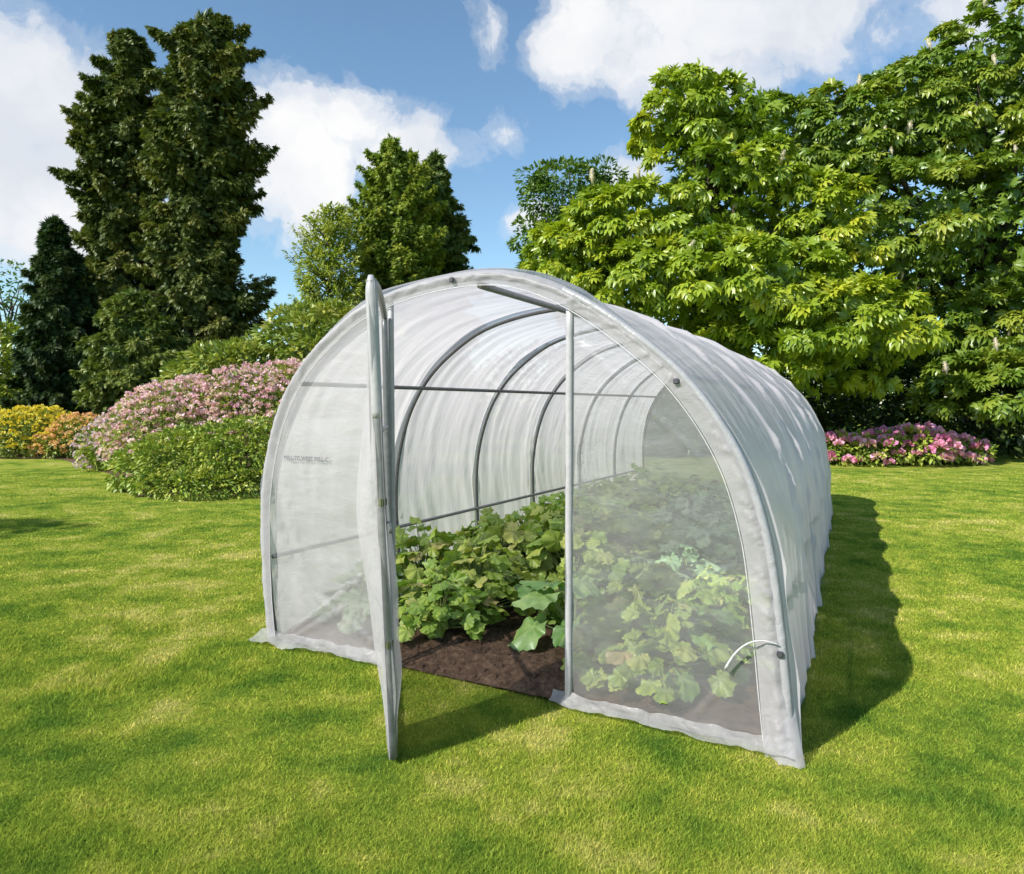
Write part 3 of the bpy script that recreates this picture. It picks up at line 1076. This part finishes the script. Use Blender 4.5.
def veg_leaf(lob=.18, nl=9, wdt=.9):
    """broad vegetable leaf: lobed wavy rim, raised pale veins, cupped.  returns V, tris, vein strength"""
    na_, nr = 44, 5
    V = [[.36, 0, -.02]]; ve = [1.0]
    for r_ in range(1, nr + 1):
        f = r_ / nr
        for a_ in range(na_):
            th = -math.pi + 2 * math.pi * a_ / na_
            notch = 1 - .55 * math.exp(-((abs(th) - math.pi) / .30) ** 2)
            rim = (.50 + .16 * math.cos(th) + .06 * math.cos(2 * th)) * notch
            rim *= 1 + (lob * math.cos(nl * th) + .05 * math.sin(17 * th)) * f ** 2
            q = f * rim
            x = .36 + q * math.cos(th)
            y = q * math.sin(th) * wdt
            vn = max(0.0, math.cos(nl * th)) ** 5 * (1 - .75 * f)
            z = -.34 * (x - .25) ** 2 - .30 * y * y + .045 * math.cos(nl * th) * f + .075 * math.sin(3 * th + 1.0) * f ** 2 + .05 * math.sin(8 * th + 2) * f ** 3
            V.append([x, y, z]); ve.append(vn)
    T_ = []
    for a_ in range(na_):
        b_ = (a_ + 1) % na_
        T_.append([0, 1 + a_, 1 + b_])
        for r_ in range(nr - 1):
            o0, o1 = 1 + r_ * na_, 1 + (r_ + 1) * na_
            T_ += [[o0 + a_, o1 + a_, o1 + b_], [o0 + a_, o1 + b_, o0 + b_]]
    return np.array(V), np.array(T_), np.array(ve)


def veg_plant(seed, nleaf, h, rad, size, lob, nl, wdt, big=False):
    r2 = np.random.default_rng(seed)
    tm = veg_leaf(lob, nl, wdt)
    az = np.arange(nleaf) * 2.39996 + r2.random(nleaf) * .8
    q = np.sqrt((np.arange(nleaf) + .5) / nleaf)
    el = 1.25 - 1.15 * q                       # inner leaves stand up, outer ones lie out
    d = np.stack([np.cos(az) * np.cos(el), np.sin(az) * np.cos(el), np.sin(el)], 1)
    hgt = h * (.95 - .72 * q ** 1.6) * (.8 + .4 * r2.random(nleaf))
    pos = np.stack([np.cos(az) * rad * q * .85, np.sin(az) * rad * q * .85, hgt], 1)
    pos[:, :2] += r2.normal(size=(nleaf, 2)) * .03
    xa = unit(np.stack([np.cos(az), np.sin(az), .15 - .5 * q + r2.normal(size=nleaf) * .25], 1))
    za = unit(np.stack([np.cos(az) * .35, np.sin(az) * .35, np.ones(nleaf)], 1) + r2.normal(size=(nleaf, 3)) * .45)
    sc = size * (.6 + .55 * r2.random(nleaf))
    V, Fc = place(tm[0], tm[1], pos - xa * sc[:, None] * .25, xa, za, sc)
    rn = np.repeat(r2.random(nleaf), len(tm[0]))
    st = []
    for k in range(nleaf):
        e = pos[k]
        kk_ = np.linspace(0, 1, 5)[:, None]
        st.append(tube(e * kk_ * np.array([1, 1, 0]) * kk_ ** .5 + np.array([0, 0, 1]) * e[2] * kk_ ** .8, (.006 if not big else .011) * (1.3 - kk_[:, 0]), 5))
    sv, sf = join(st)
    return (V, Fc, rn, np.tile(tm[2], nleaf)), (sv, sf)


M['veg'] = leaf_mat('vegetable_leaf', [(0, (0.156, 0.269, 0.032)), (.5, (0.295, 0.420, 0.056)), (.85, (0.410, 0.504, 0.096)), (.97, (0.426, 0.437, 0.120)), (1, (0.394, 0.302, 0.128))], .30, .10, .45, .35, vein=True)
M['veg_blue'] = leaf_mat('blue_green_leaf', [(0, (0.104, 0.221, 0.096)), (.6, (0.200, 0.328, 0.160)), (1, (0.360, 0.451, 0.304))], .25, .12, .45, .3, vein=True)
M['veg_big'] = leaf_mat('cabbage_leaf', [(0, (.13, .28, .06)), (.6, (.22, .40, .10)), (1, (.38, .52, .20))], .3, .14, .4, vein=True)
M['veg_lime'] = leaf_mat('lime_leaf', [(0, (.17, .30, .03)), (.6, (.34, .46, .06)), (1, (.50, .52, .10))], .3, .1, .45, .3, vein=True)
M['stem'] = simple_mat('pale_stem', (.22, .28, .10), .5)


def veg_proto(name, label, cat, group, args, mat):
    fol, st = veg_plant(*args)
    root = empty(name, (0, 0, 0), label, cat, group)
    lo_ = mesh_arrays('leaves', fol[0], fol[1], mat, root, fol[2], True)
    lo_.data.attributes.new('vein', 'FLOAT', 'POINT').data.foreach_set('value', fol[3].astype(np.float32))
    mesh_arrays('stems', st[0], st[1], M['stem'], root, smooth=True)
    return root


def dup(root, label=None, group=None):
    r_ = root.copy(); COL.objects.link(r_)
    if label: r_['label'] = label
    if group: r_['group'] = group
    for ch in list(root.children):
        c_ = ch.copy(); COL.objects.link(c_); c_.parent = r_
    return r_


KINDS = {
    'left': ('broad_leaf_plant', 'bushy yellow-green broad-leaved vegetable in the bed seen through the open doorway', 'vegetable plant', 'broad-leaved plants behind the open doorway', M['veg'],
             [(s, 105, .50, .42, .132, .11, 7, .95) for s in (1, 2, 3)]),
    'front': ('broad_leaf_plant', 'yellow-green broad-leaved vegetable close behind the clear right end panel', 'vegetable plant', 'broad-leaved plants behind the right panel', M['veg'],
              [(s, 90, .40, .38, .130, .11, 7, .95) for s in (11, 12)]),
    'blue': ('cabbage_plant', 'grey-green cabbage among the leafy beds, seen through an end panel of the tunnel', 'cabbage plant', 'grey-green cabbages in the tunnel', M['veg_blue'],
             [(s, 46, .38, .32, .16, .10, 7, .9) for s in (21, 22)]),
    'lime': ('leafy_plant', 'low lime-green leafy vegetable in the right bed by the side film', 'vegetable plant', 'lime-green plants in the right bed', M['veg_lime'],
             [(s, 70, .24, .32, .095, .15, 9, .8) for s in (31, 32)]),
}
protos = {k: [] for k in KINDS}


def put_veg(kind, s, y, sc=1.0):
    name, label, cat, grp, mat, variants = KINDS[kind]
    if len(protos[kind]) < len(variants):
        r_ = veg_proto(name, label, cat, grp, variants[len(protos[kind])], mat)
        protos[kind].append(r_)
    else:
        r_ = dup(protos[kind][rng.integers(len(variants))])
    v_ = y / LEN
    x = .07 * v_ + s / 3 * (3 - .47 * v_)
    xy_ = RM @ np.array([x, y]) + A[:2]
    r_.location = (xy_[0], xy_[1], .035)
    r_.rotation_euler = (0, 0, rng.random() * 6.28)
    k_ = sc * (.88 + .24 * rng.random())
    r_.scale = (k_, k_, k_ * (.9 + .25 * rng.random()))


put_veg('blue', .40, .50, .95)
put_veg('left', .90, .52, .85)
for y in np.arange(.98, 6.8, .46):
    put_veg('left', .45 + .05 * rng.normal(), y + .05 * rng.normal())
    put_veg('left', .92 + .05 * rng.normal(), y - .08 + .05 * rng.normal(), .95)
for y in np.arange(1.55, 6.6, .5):
    put_veg('left' if y < 2.6 else 'blue', 1.40 + .05 * rng.normal(), y, 1.0)
for (s, y) in ((2.16, .44), (2.42, .80), (2.12, .95), (2.50, 1.22), (2.34, .40), (1.80, 1.05), (2.42, 1.02)):
    put_veg('front', s, y, 1.0)
for y in np.arange(1.25, 6.6, .48):
    put_veg('blue', 2.02 + .06 * rng.normal(), y, 1.0)
for y in np.arange(1.75, 6.6, .42):
    if int(y * 2) % 4 != 3:
        put_veg('lime', 2.38 + .05 * rng.normal(), y, 1.0)

big = veg_proto('cabbage_plant', 'single large-leaved cabbage on bare soil just inside the doorway beside the lock post', 'cabbage plant', None,
                (77, 12, .46, .26, .31, .07, 5, .85, True), M['veg_big'])
xy_ = RM @ np.array([1.70, .70]) + A[:2]
big.location = (xy_[0], xy_[1], .04)
bg2 = veg_proto('cabbage_plant', 'large-leaved cabbage in the right corner behind the clear panel and white strap', 'cabbage plant', None,
                (78, 10, .38, .22, .25, .05, 5, .85, True), M['veg_big'])
xy_ = RM @ np.array([2.42, .42]) + A[:2]
bg2.location = (xy_[0], xy_[1], .03)

# =================================================================== grass blades
NB = 900000
px = rng.uniform(-130, 1150, NB); py = rng.uniform(474, 960, NB)
py = np.where(rng.random(NB) < .35, 470 + (py - 474) * .45, py)
r0 = np.stack([(px - CX) / F, np.ones(NB), -(py - CY) / F], 1)
c_, s_ = math.cos(-PITCH), math.sin(-PITCH)
rw = np.stack([r0[:, 0], c_ * r0[:, 1] - s_ * r0[:, 2], s_ * r0[:, 1] + c_ * r0[:, 2]], 1)
G = rw[:, :2] * (-CH / rw[:, 2])[:, None]
dist = G[:, 1]
lo_ = (G - A[:2]) @ RM
v_ = np.clip(lo_[:, 1] / LEN, 0, 1)
inside = (lo_[:, 1] > 0.0) & (lo_[:, 1] < LEN) & (lo_[:, 0] > .07 * v_ - .02) & (lo_[:, 0] < 3.02 - .4 * v_)
ok = (~inside) & (dist < 20)
G, dist = G[ok], dist[ok]
n = len(G)
dens = fbm(G[:, 0] * 3, G[:, 1] * 3, 4, 3)
hgt = (.006 + .009 * rng.random(n)) * (.7 + .9 * dens)
tuft = fbm(G[:, 0] * 1.1 + 40, G[:, 1] * 1.1, 14, 3)
hgt *= 1 + 1.2 * np.clip(tuft - .62, 0, 1) * 3
wd = np.maximum(.0011, dist * .00062) * (.7 + .6 * rng.random(n))
az = rng.random(n) * 6.283
lean = hgt * (.3 + 1.0 * rng.random(n))
la = rng.random(n) * 6.283
p0 = np.stack([G[:, 0] - np.cos(az) * wd, G[:, 1] - np.sin(az) * wd, np.zeros(n)], 1)
p1 = np.stack([G[:, 0] + np.cos(az) * wd, G[:, 1] + np.sin(az) * wd, np.zeros(n)], 1)
p2 = np.stack([G[:, 0] + np.cos(la) * lean, G[:, 1] + np.sin(la) * lean, hgt], 1)
V = np.stack([p0, p1, p2], 1).reshape(-1, 3)
Fc = np.arange(3 * n).reshape(-1, 3)
o = mesh_arrays('grass', V, Fc, M['blade'], rnd=np.repeat(rng.random(n), 3))
o['kind'] = 'stuff'
o['label'] = 'short mown yellow-green grass blades of the lawn'

# =================================================================== trees and shrubs behind
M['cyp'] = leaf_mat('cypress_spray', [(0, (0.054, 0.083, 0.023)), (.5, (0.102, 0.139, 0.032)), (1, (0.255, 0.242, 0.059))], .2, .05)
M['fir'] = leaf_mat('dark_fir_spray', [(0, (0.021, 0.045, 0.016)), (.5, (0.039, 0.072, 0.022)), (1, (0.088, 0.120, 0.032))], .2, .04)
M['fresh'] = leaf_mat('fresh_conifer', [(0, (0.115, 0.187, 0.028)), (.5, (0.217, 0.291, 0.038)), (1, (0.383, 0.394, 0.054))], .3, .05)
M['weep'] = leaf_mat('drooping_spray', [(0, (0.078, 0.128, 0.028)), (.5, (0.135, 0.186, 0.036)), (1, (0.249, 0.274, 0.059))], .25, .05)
M['chest'] = leaf_mat('chestnut_leaf', [(0, (0.148, 0.243, 0.018)), (.5, (0.284, 0.373, 0.025)), (1, (0.501, 0.503, 0.038))], .34, .10, .38)
M['chest2'] = leaf_mat('dull_chestnut_leaf', [(0, (0.090, 0.174, 0.020)), (.5, (0.189, 0.272, 0.026)), (1, (0.356, 0.380, 0.046))], .32, .10, .38)
M['haw'] = leaf_mat('dark_broad_leaf', [(0, (0.051, 0.111, 0.017)), (.5, (0.093, 0.170, 0.024)), (1, (0.170, 0.255, 0.034))], .3, .06)
M['light'] = leaf_mat('pale_leaf', [(0, (0.169, 0.243, 0.027)), (.5, (0.281, 0.340, 0.041)), (1, (0.431, 0.437, 0.063))], .35, .06)
M['shrub'] = leaf_mat('rhododendron_leaf', [(0, (0.120, 0.207, 0.029)), (.5, (0.255, 0.333, 0.040)), (1, (0.508, 0.483, 0.096))], .2, .07, .45)
M['shrub_y'] = leaf_mat('olive_leaf', [(0, (0.133, 0.207, 0.034)), (.5, (0.247, 0.310, 0.052)), (1, (0.436, 0.414, 0.086))], .25, .10, .4)
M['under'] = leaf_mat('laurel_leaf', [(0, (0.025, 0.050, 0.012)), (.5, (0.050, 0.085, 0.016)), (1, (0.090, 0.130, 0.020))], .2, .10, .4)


def petal(name, stops):
    return leaf_mat(name, stops, .35, .02, .6)


M['pink'] = petal('pink_blossom', [(0, (.62, .30, .44)), (.5, (.78, .52, .62)), (1, (.88, .74, .78))])
M['mauve'] = petal('mauve_blossom', [(0, (.50, .30, .48)), (.5, (.66, .48, .62)), (1, (.80, .66, .76))])
M['yellow'] = petal('yellow_blossom', [(0, (.58, .42, .04)), (.5, (.76, .61, .07)), (1, (.85, .76, .20))])
M['orange'] = petal('salmon_blossom', [(0, (.70, .34, .18)), (.5, (.80, .48, .26)), (1, (.86, .70, .34))])
M['hotpink'] = petal('bright_pink_blossom', [(0, (.62, .16, .38)), (.5, (.80, .34, .56)), (1, (.88, .58, .72))])
M['cand'] = petal('candle_blossom', [(0, (.60, .48, .38)), (.5, (.72, .66, .55)), (1, (.80, .77, .68))])


def hz(py, Y):                       # height of a photo row at distance Y
    return at(CX, py, Y)[2]


def prof_px(rows, cx, Y):
    """rows: (py, xleft, xright) -> crown outline in metres round the trunk at px cx"""
    k = Y / F
    return [(hz(py, Y), (cx - xl) * k, (xr - cx) * k) for (py, xl, xr) in sorted(rows, key=lambda r_: -r_[0])]


def foot(px_, Y):
    q = at(px_, 406, Y)
    return (q[0], q[1], 0.0)


# tall cypresses on the left
Y = 30
conifer('cypress_tree', 'tall dark cypress with a narrow tip, left of its taller blunt-topped twin', foot(130, Y),
        prof_px([(430, 85, 190), (360, 80, 185), (300, 82, 178), (230, 78, 172), (160, 78, 174), (100, 90, 172), (60, 106, 166), (44, 116, 158), (32, 128, 146)], 130, Y),
        M['cyp'], 290, 260, .30, r0=.45, plume=.50, rough=.50, fill=2200, widen=1.20)
Y = 28
ex = np.array([at(268, 160, Y), at(274, 157, Y), at(262, 164, Y), at(272, 300, Y), at(266, 312, Y)])
conifer('cypress_tree', 'tallest dark cypress with a broad blunt top and one branch jutting out right', foot(205, Y),
        prof_px([(440, 120, 262), (380, 130, 262), (320, 138, 266), (260, 150, 252), (200, 158, 256), (140, 152, 262), (90, 156, 262), (50, 168, 256), (30, 186, 246), (17, 202, 232)], 205, Y),
        M['cyp'], 350, 260, .30, r0=.5, extra=ex, plume=.52, rough=.52, fill=2500, widen=1.22)
Y = 27
conifer('fir_tree', 'very dark pointed fir at the left edge, about half the height of the cypresses', foot(58, Y),
        prof_px([(430, 10, 112), (380, 15, 108), (320, 25, 100), (270, 38, 86), (235, 50, 70), (222, 56, 62)], 58, Y),
        M['fir'], 240, 130, .33, r0=.3, plume=.36)
Y = 24
conifer('cypress_shrub', 'mid-green feathery cypress shrub low in front of the tall cypresses', foot(138, Y),
        prof_px([(430, 92, 200), (390, 84, 206), (350, 88, 190), (315, 105, 165), (295, 122, 148)], 138, Y),
        M['weep'], 180, 140, .27, r0=.15, plume=.42)
# far left loose deciduous tree
Y = 36
broad_tree('deciduous_tree', 'thin open-crowned deciduous tree at the far left edge against the sky',
           [ell(10, 290, Y, 24, 28), ell(-20, 300, Y, 30, 40), ell(18, 330, Y, 18, 22)], foot(8, Y), M['haw'], OVAL, .26, 1.0, 26, .55, r0=.22, fill=60)
Y = 27
broad_tree('shrub', 'rounded green shrub at the far left edge beside the dark fir', [ell(2, 380, Y, 32, 50), ell(-25, 370, Y, 30, 60)], foot(0, Y), M['light'], OVAL, .26, .55, 34, .4, r0=.1, fill=500, cat='shrub')

# small trees behind the tunnel
Y = 27
conifer('slender_tree', 'pale yellow-green slim tree left of the pointed green conifer', foot(335, Y),
        prof_px([(420, 285, 380), (340, 284, 375), (290, 286, 376), (250, 292, 372), (225, 304, 362), (206, 326, 346)], 335, Y),
        M['light'], 300, 60, .22, tmpl=NARROW, droop=-.35, upturn=.3, r0=.18, bark='bark', fill=1500, hang=.2)
Y = 29
conifer('conifer_tree', 'pointed bright green conifer rising behind the tunnel', foot(398, Y),
        prof_px([(420, 345, 450), (300, 350, 446), (240, 350, 450), (200, 356, 440), (165, 368, 422), (152, 380, 410), (141, 390, 400)], 398, Y),
        M['fresh'], 330, 130, .26, plume=.36, r0=.3, droop=-.1, upturn=.25, hang=.3)
Y = 31
conifer('conifer_tree', 'darker drooping conifer just right of the bright green one', foot(437, Y),
        prof_px([(420, 390, 485), (280, 395, 478), (250, 396, 480), (210, 402, 468), (180, 412, 456), (168, 422, 448), (156, 432, 442)], 437, Y),
        M['weep'], 260, 140, .31, plume=.36, r0=.3, droop=.45, upturn=-.12, hang=1.3)
Y = 26
broad_tree('hawthorn_tree', 'small dark open tree with ragged twigs, between conifers and horse chestnut',
           [ell(565, 200, Y, 34, 30), ell(540, 240, Y, 22, 18), ell(590, 235, Y, 40, 50), ell(600, 185, Y, 16, 18), ell(560, 275, Y, 36, 30), ell(540, 182, Y, 14, 10)],
           foot(580, Y), M['haw'], OVAL, .19, .52, 70, .46, r0=.16, fill=500)
# shrubs linking them
Y = 22
broad_tree('shrub', 'olive-green leafy shrub sloping up behind the pink rhododendron', [ell(255, 372, Y, 62, 28), ell(305, 352, Y, 45, 40), ell(345, 370, Y, 70, 60), ell(210, 385, Y, 40, 22)],
           foot(290, Y), M['shrub_y'], OVAL, .24, .42, 40, .33, r0=.1, fill=700, cat='shrub')


# horse chestnuts on the right
Y = 19
e1 = [ell(690, 125, Y, 42, 48), ell(745, 130, Y, 40, 50), ell(720, 200, Y, 75, 60), ell(630, 235, Y, 62, 42), ell(580, 262, Y, 48, 34),
      ell(650, 290, Y, 90, 50), ell(740, 290, Y - 1.8, 85, 50), ell(830, 330, Y - 2.2, 85, 46), ell(770, 360, Y - .5, 100, 60), ell(815, 235, Y, 60, 60)]
rt, C1, N1, _ = broad_tree('horse_chestnut_tree', 'bright lime-green horse chestnut nearest behind the tunnel, rising from its roof', e1, foot(720, Y + 1.5), M['chest'], PALM, .215, .72, 56, .46,
                           r0=.4, fill=420, flat=.5, nlimb=26, keep_low=-.45, gaps=.27, top=at(700, 150, Y + .5))
Y = 22
e2 = [ell(845, 160, Y, 62, 62), ell(900, 140, Y, 60, 65), ell(960, 110, Y, 70, 75), ell(1010, 80, Y, 70, 80), ell(1080, 120, Y, 100, 110),
      ell(900, 240, Y - 1, 100, 70), ell(1000, 240, Y - 1, 100, 80), ell(1090, 280, Y - 1, 90, 90), ell(980, 340, Y, 110, 55), ell(870, 330, Y, 90, 60), ell(780, 160, Y + 1, 55, 55)]
kx = [ell(985, 395, 18.6, 52, 36), ell(1040, 390, 18.8, 60, 45)]
exC, exN = ellipsoid_clumps(kx, .62, -.4)
rt2, C2, N2_, _ = broad_tree('horse_chestnut_tree', 'darker larger horse chestnut with blossom candles filling the right edge', e2, foot(985, Y + 2), M['chest2'], PALM, .225, .78, 56, .48,
                             r0=.5, fill=500, flat=.5, nlimb=28, keep_low=-.45, gaps=.27, top=at(985, 110, Y + 1), extra=(exC, exN))


def candle_mesh():
    tm = OVAL
    n_ = 90
    h_ = rng.random(n_); a_ = rng.random(n_) * 6.283
    rr_ = .07 * (1 - h_ * .85)
    pos = np.stack([np.cos(a_) * rr_, np.sin(a_) * rr_, h_ * .30], 1)
    V_, F_ = place(tm[0], tm[1], pos, np.stack([np.cos(a_), np.sin(a_), .4 + 0 * a_], 1), rand_unit(n_) + [0, 0, .5], np.full(n_, .042))
    cv, cf = tube(np.array([[0, 0, -.12], [0, 0, .1], [0, 0, .3]]), [.03, .055, .01], 6)
    return np.vstack([V_, cv]), np.vstack([F_, cf + len(V_)]), np.concatenate([np.repeat(rng.random(n_), len(tm[0])), np.full(len(cv), .3)])


cm = candle_mesh()


def candles(root, C, N, count):
    okk = np.where((N[:, 1] < .25) & (N[:, 2] > -.1))[0]
    first = None
    for q in rng.choice(okk, min(count, len(okk)), replace=False):
        p_ = C[q] + unit(N[q] + np.array([0, -.3, .6])) * .48 - np.array(root.location)
        if first is None:
            first = mesh_arrays('blossom_candle', cm[0], cm[1], M['cand'], root, cm[2])
            o_ = first
        else:
            o_ = first.copy(); COL.objects.link(o_); o_.parent = root
        o_.location = tuple(p_)
        k_ = .6 + .4 * rng.random()
        o_.scale = (k_, k_, k_)
        o_.rotation_euler = (.25 * rng.normal(), .25 * rng.normal(), rng.random() * 6)


candles(rt2, C2, N2_, 46)
candles(rt, C1, N1, 7)

# dark understorey under the chestnuts
Y = 21.5
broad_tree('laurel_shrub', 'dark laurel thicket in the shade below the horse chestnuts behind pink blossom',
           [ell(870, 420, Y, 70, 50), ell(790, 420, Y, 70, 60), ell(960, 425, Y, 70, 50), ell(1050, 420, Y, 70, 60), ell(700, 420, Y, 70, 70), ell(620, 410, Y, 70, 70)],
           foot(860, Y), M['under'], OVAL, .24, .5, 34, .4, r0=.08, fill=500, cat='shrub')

# far hedge closing the view
xs = np.linspace(-150, 1250, 40)
hedge_e = [(at(x, 415 + 12 * math.sin(x * .03), 37), np.array([2.6, 1.6, 2.6 + .7 * math.sin(x * .05)])) for x in xs]
Cn, Nn = ellipsoid_clumps(hedge_e, .75, -.3)
Vh, Fh, rh = merge(clump_leaves(Cn, Nn, .55 * np.ones(len(Cn)), 26, OVAL, .4, .8), inner_fill(hedge_e, 200, OVAL, .5))
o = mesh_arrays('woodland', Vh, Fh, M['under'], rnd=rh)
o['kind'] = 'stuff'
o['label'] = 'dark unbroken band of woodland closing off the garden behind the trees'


# flowering shrubs
def truss(nf=22, rad=.5):
    """a rounded head of small flowers, radius ~ .5"""
    d = rand_unit(nf); d[:, 2] = np.abs(d[:, 2]) * .9 - .15
    V_, F_ = place(OVAL[0] * np.array([.9, 2.3, 1]), OVAL[1], d * .25 * rad * 2, d + rng.normal(size=d.shape) * .3, np.cross(d, rand_unit(nf)), np.full(nf, .55 * rad * 2 * .6))
    return V_, F_


def flowers_mass(ells_C, ells_N, frac, size, nf=14, lowz=-.25):
    Vs, Fs, Rs, off = [], [], [], 0
    okk = np.where(ells_N[:, 2] > lowz)[0]
    for q in okk:
        if rng.random() > frac:
            continue
        tv_, tf_ = truss(nf)
        p_ = ells_C[q] + ells_N[q] * .10
        s_ = size * (.7 + .6 * rng.random())
        Vs.append(tv_ * s_ + p_); Fs.append(tf_ + off); off += len(tv_)
        Rs.append(np.full(len(tv_), rng.random()) * .6 + np.repeat(rng.random(nf), len(OVAL[0])) * .4)
    return np.vstack(Vs), np.vstack(Fs), np.concatenate(Rs)


def shrub(name, label, ells, base, leafm, leaf, lsize, spacing, per, crad, flower=None, ffrac=.5, fsize=.14, cat='shrub', fsp=.2, zlim=None, single=False, fill=900):
    root, C, N, V = broad_tree(name, label, ells, base, leafm, leaf, lsize, spacing, per, crad, r0=.06, fill=fill, cat=cat, jitter=.55, flat=.8, nlimb=10, keep_low=-.7)
    if flower is None:
        return root
    Cf, Nf = ellipsoid_clumps(ells, fsp, -.45)
    Cf = Cf + Nf * crad * .55
    if zlim is not None:
        k_ = zlim(Cf); Cf, Nf = Cf[k_], Nf[k_]
    L_ = np.array(root.location)
    if single:
        vis = np.where(Nf[:, 1] < .35)[0]
        for q in rng.permutation(vis)[:95]:
            tv_, tf_ = truss(26)
            o_ = mesh_arrays('blossom', tv_ * fsize * (.75 + .6 * rng.random()), tf_, M[flower], root, np.full(len(tv_), rng.random()) * .6 + .4 * np.repeat(rng.random(26), len(OVAL[0])))
            o_.location = tuple(Cf[q] - L_)
    else:
        V_, F_, R_ = flowers_mass(Cf, Nf, ffrac, fsize, 16, lowz=-.5)
        o_ = mesh_arrays('blossoms', V_ - L_, F_, M[flower], root, R_)
        o_['kind'] = 'stuff'
    return root


Y = 20
shrub('azalea_shrub', 'bright yellow azalea in flower at the left edge of the lawn', [ell(35, 437, Y, 40, 24), ell(10, 442, Y, 30, 22), ell(62, 440, Y, 26, 20), ell(-30, 440, Y, 40, 28)], foot(30, Y),
      M['shrub_y'], OVAL, .10, .25, 24, .17, 'yellow', .95, .17, fsp=.14)
shrub('azalea_shrub', 'salmon and cream azalea in flower right of the yellow one', [ell(82, 440, Y - .4, 24, 20), ell(62, 447, Y - .6, 20, 11), ell(98, 445, Y - .5, 16, 14)], foot(80, Y - .4),
      M['shrub_y'], OVAL, .10, .25, 22, .16, 'orange', .95, .17, fsp=.14)
Y = 16.5
shrub('rhododendron_shrub', 'mauve-flowered rhododendron at the left end of the bank', [ell(120, 450, Y - .6, 32, 26), ell(105, 458, Y - .8, 20, 14), ell(140, 440, Y, 30, 24)], foot(118, Y),
      M['shrub'], OVAL, .10, .26, 32, .17, 'mauve', .85, .15, fsp=.15)
Y = 14.5
kz = 0
shrub('rhododendron_shrub', 'large bank of pale pink rhododendron blossom sloping up to the tunnel',
      [ell(200, 428, Y, 70, 42), ell(255, 420, Y, 62, 46), ell(300, 420, Y, 60, 50), ell(155, 440, Y, 42, 34), ell(345, 420, Y + .5, 60, 60)], foot(240, Y),
      M['shrub_y'], OVAL, .10, .25, 34, .17, 'pink', .92, .15, fsp=.135)
Y = 12.2
shrub('rhododendron_shrub', 'glossy green rhododendron with few blossoms at the front of the bank',
      [ell(195, 466, Y, 62, 34), ell(250, 462, Y, 62, 40), ell(150, 474, Y, 36, 26), ell(300, 466, Y + .3, 60, 40), ell(215, 482, Y - .5, 70, 18)], foot(220, Y),
      M['shrub'], OVAL, .085, .19, 44, .13, 'pink', .045, .12, fsp=.2)
Y = 17.2
shrub('rhododendron_shrub', 'low bright pink rhododendron at the lawn edge below the horse chestnuts',
      [ell(868, 451, Y, 34, 14), ell(912, 448, Y, 38, 17), ell(958, 453, Y + .2, 26, 11), ell(835, 452, Y + .2, 30, 14)], foot(900, Y),
      M['shrub'], OVAL, .12, .26, 24, .16, 'hotpink', .7, .33, fsp=.28, single=True)

# planting bed soil under the left shrubs
poly = [ground(-120, 459), ground(60, 459), ground(110, 474), ground(122, 492), ground(140, 497), ground(300, 496), ground(420, 494), (-2, 20, 0), (-12, 26, 0), (-30, 26, 0)]
import bmesh
bm = bmesh.new()
vs = [bm.verts.new((p_[0], p_[1], .006)) for p_ in poly]
bm.faces.new(vs)
me = bpy.data.meshes.new('flower_bed'); bm.to_mesh(me); bm.free()
me.materials.append(M['soil'])
o = bpy.data.objects.new('flower_bed', me); COL.objects.link(o); o['kind'] = 'structure'

# tree standing out of frame whose crown shades a streak of lawn at the left
broad_tree('deciduous_tree', 'leafy tree outside the left of the frame, its shadow a dark streak on the lawn',
           [((-13.3, 3.2, 6.3), (1.5, .35, .4)), ((-14.8, 3.1, 6.5), (1.4, .6, .6))], (-15.2, 3.1, 0), M['haw'], OVAL, .24, .45, 40, .35, r0=.16, fill=200, nlimb=6)
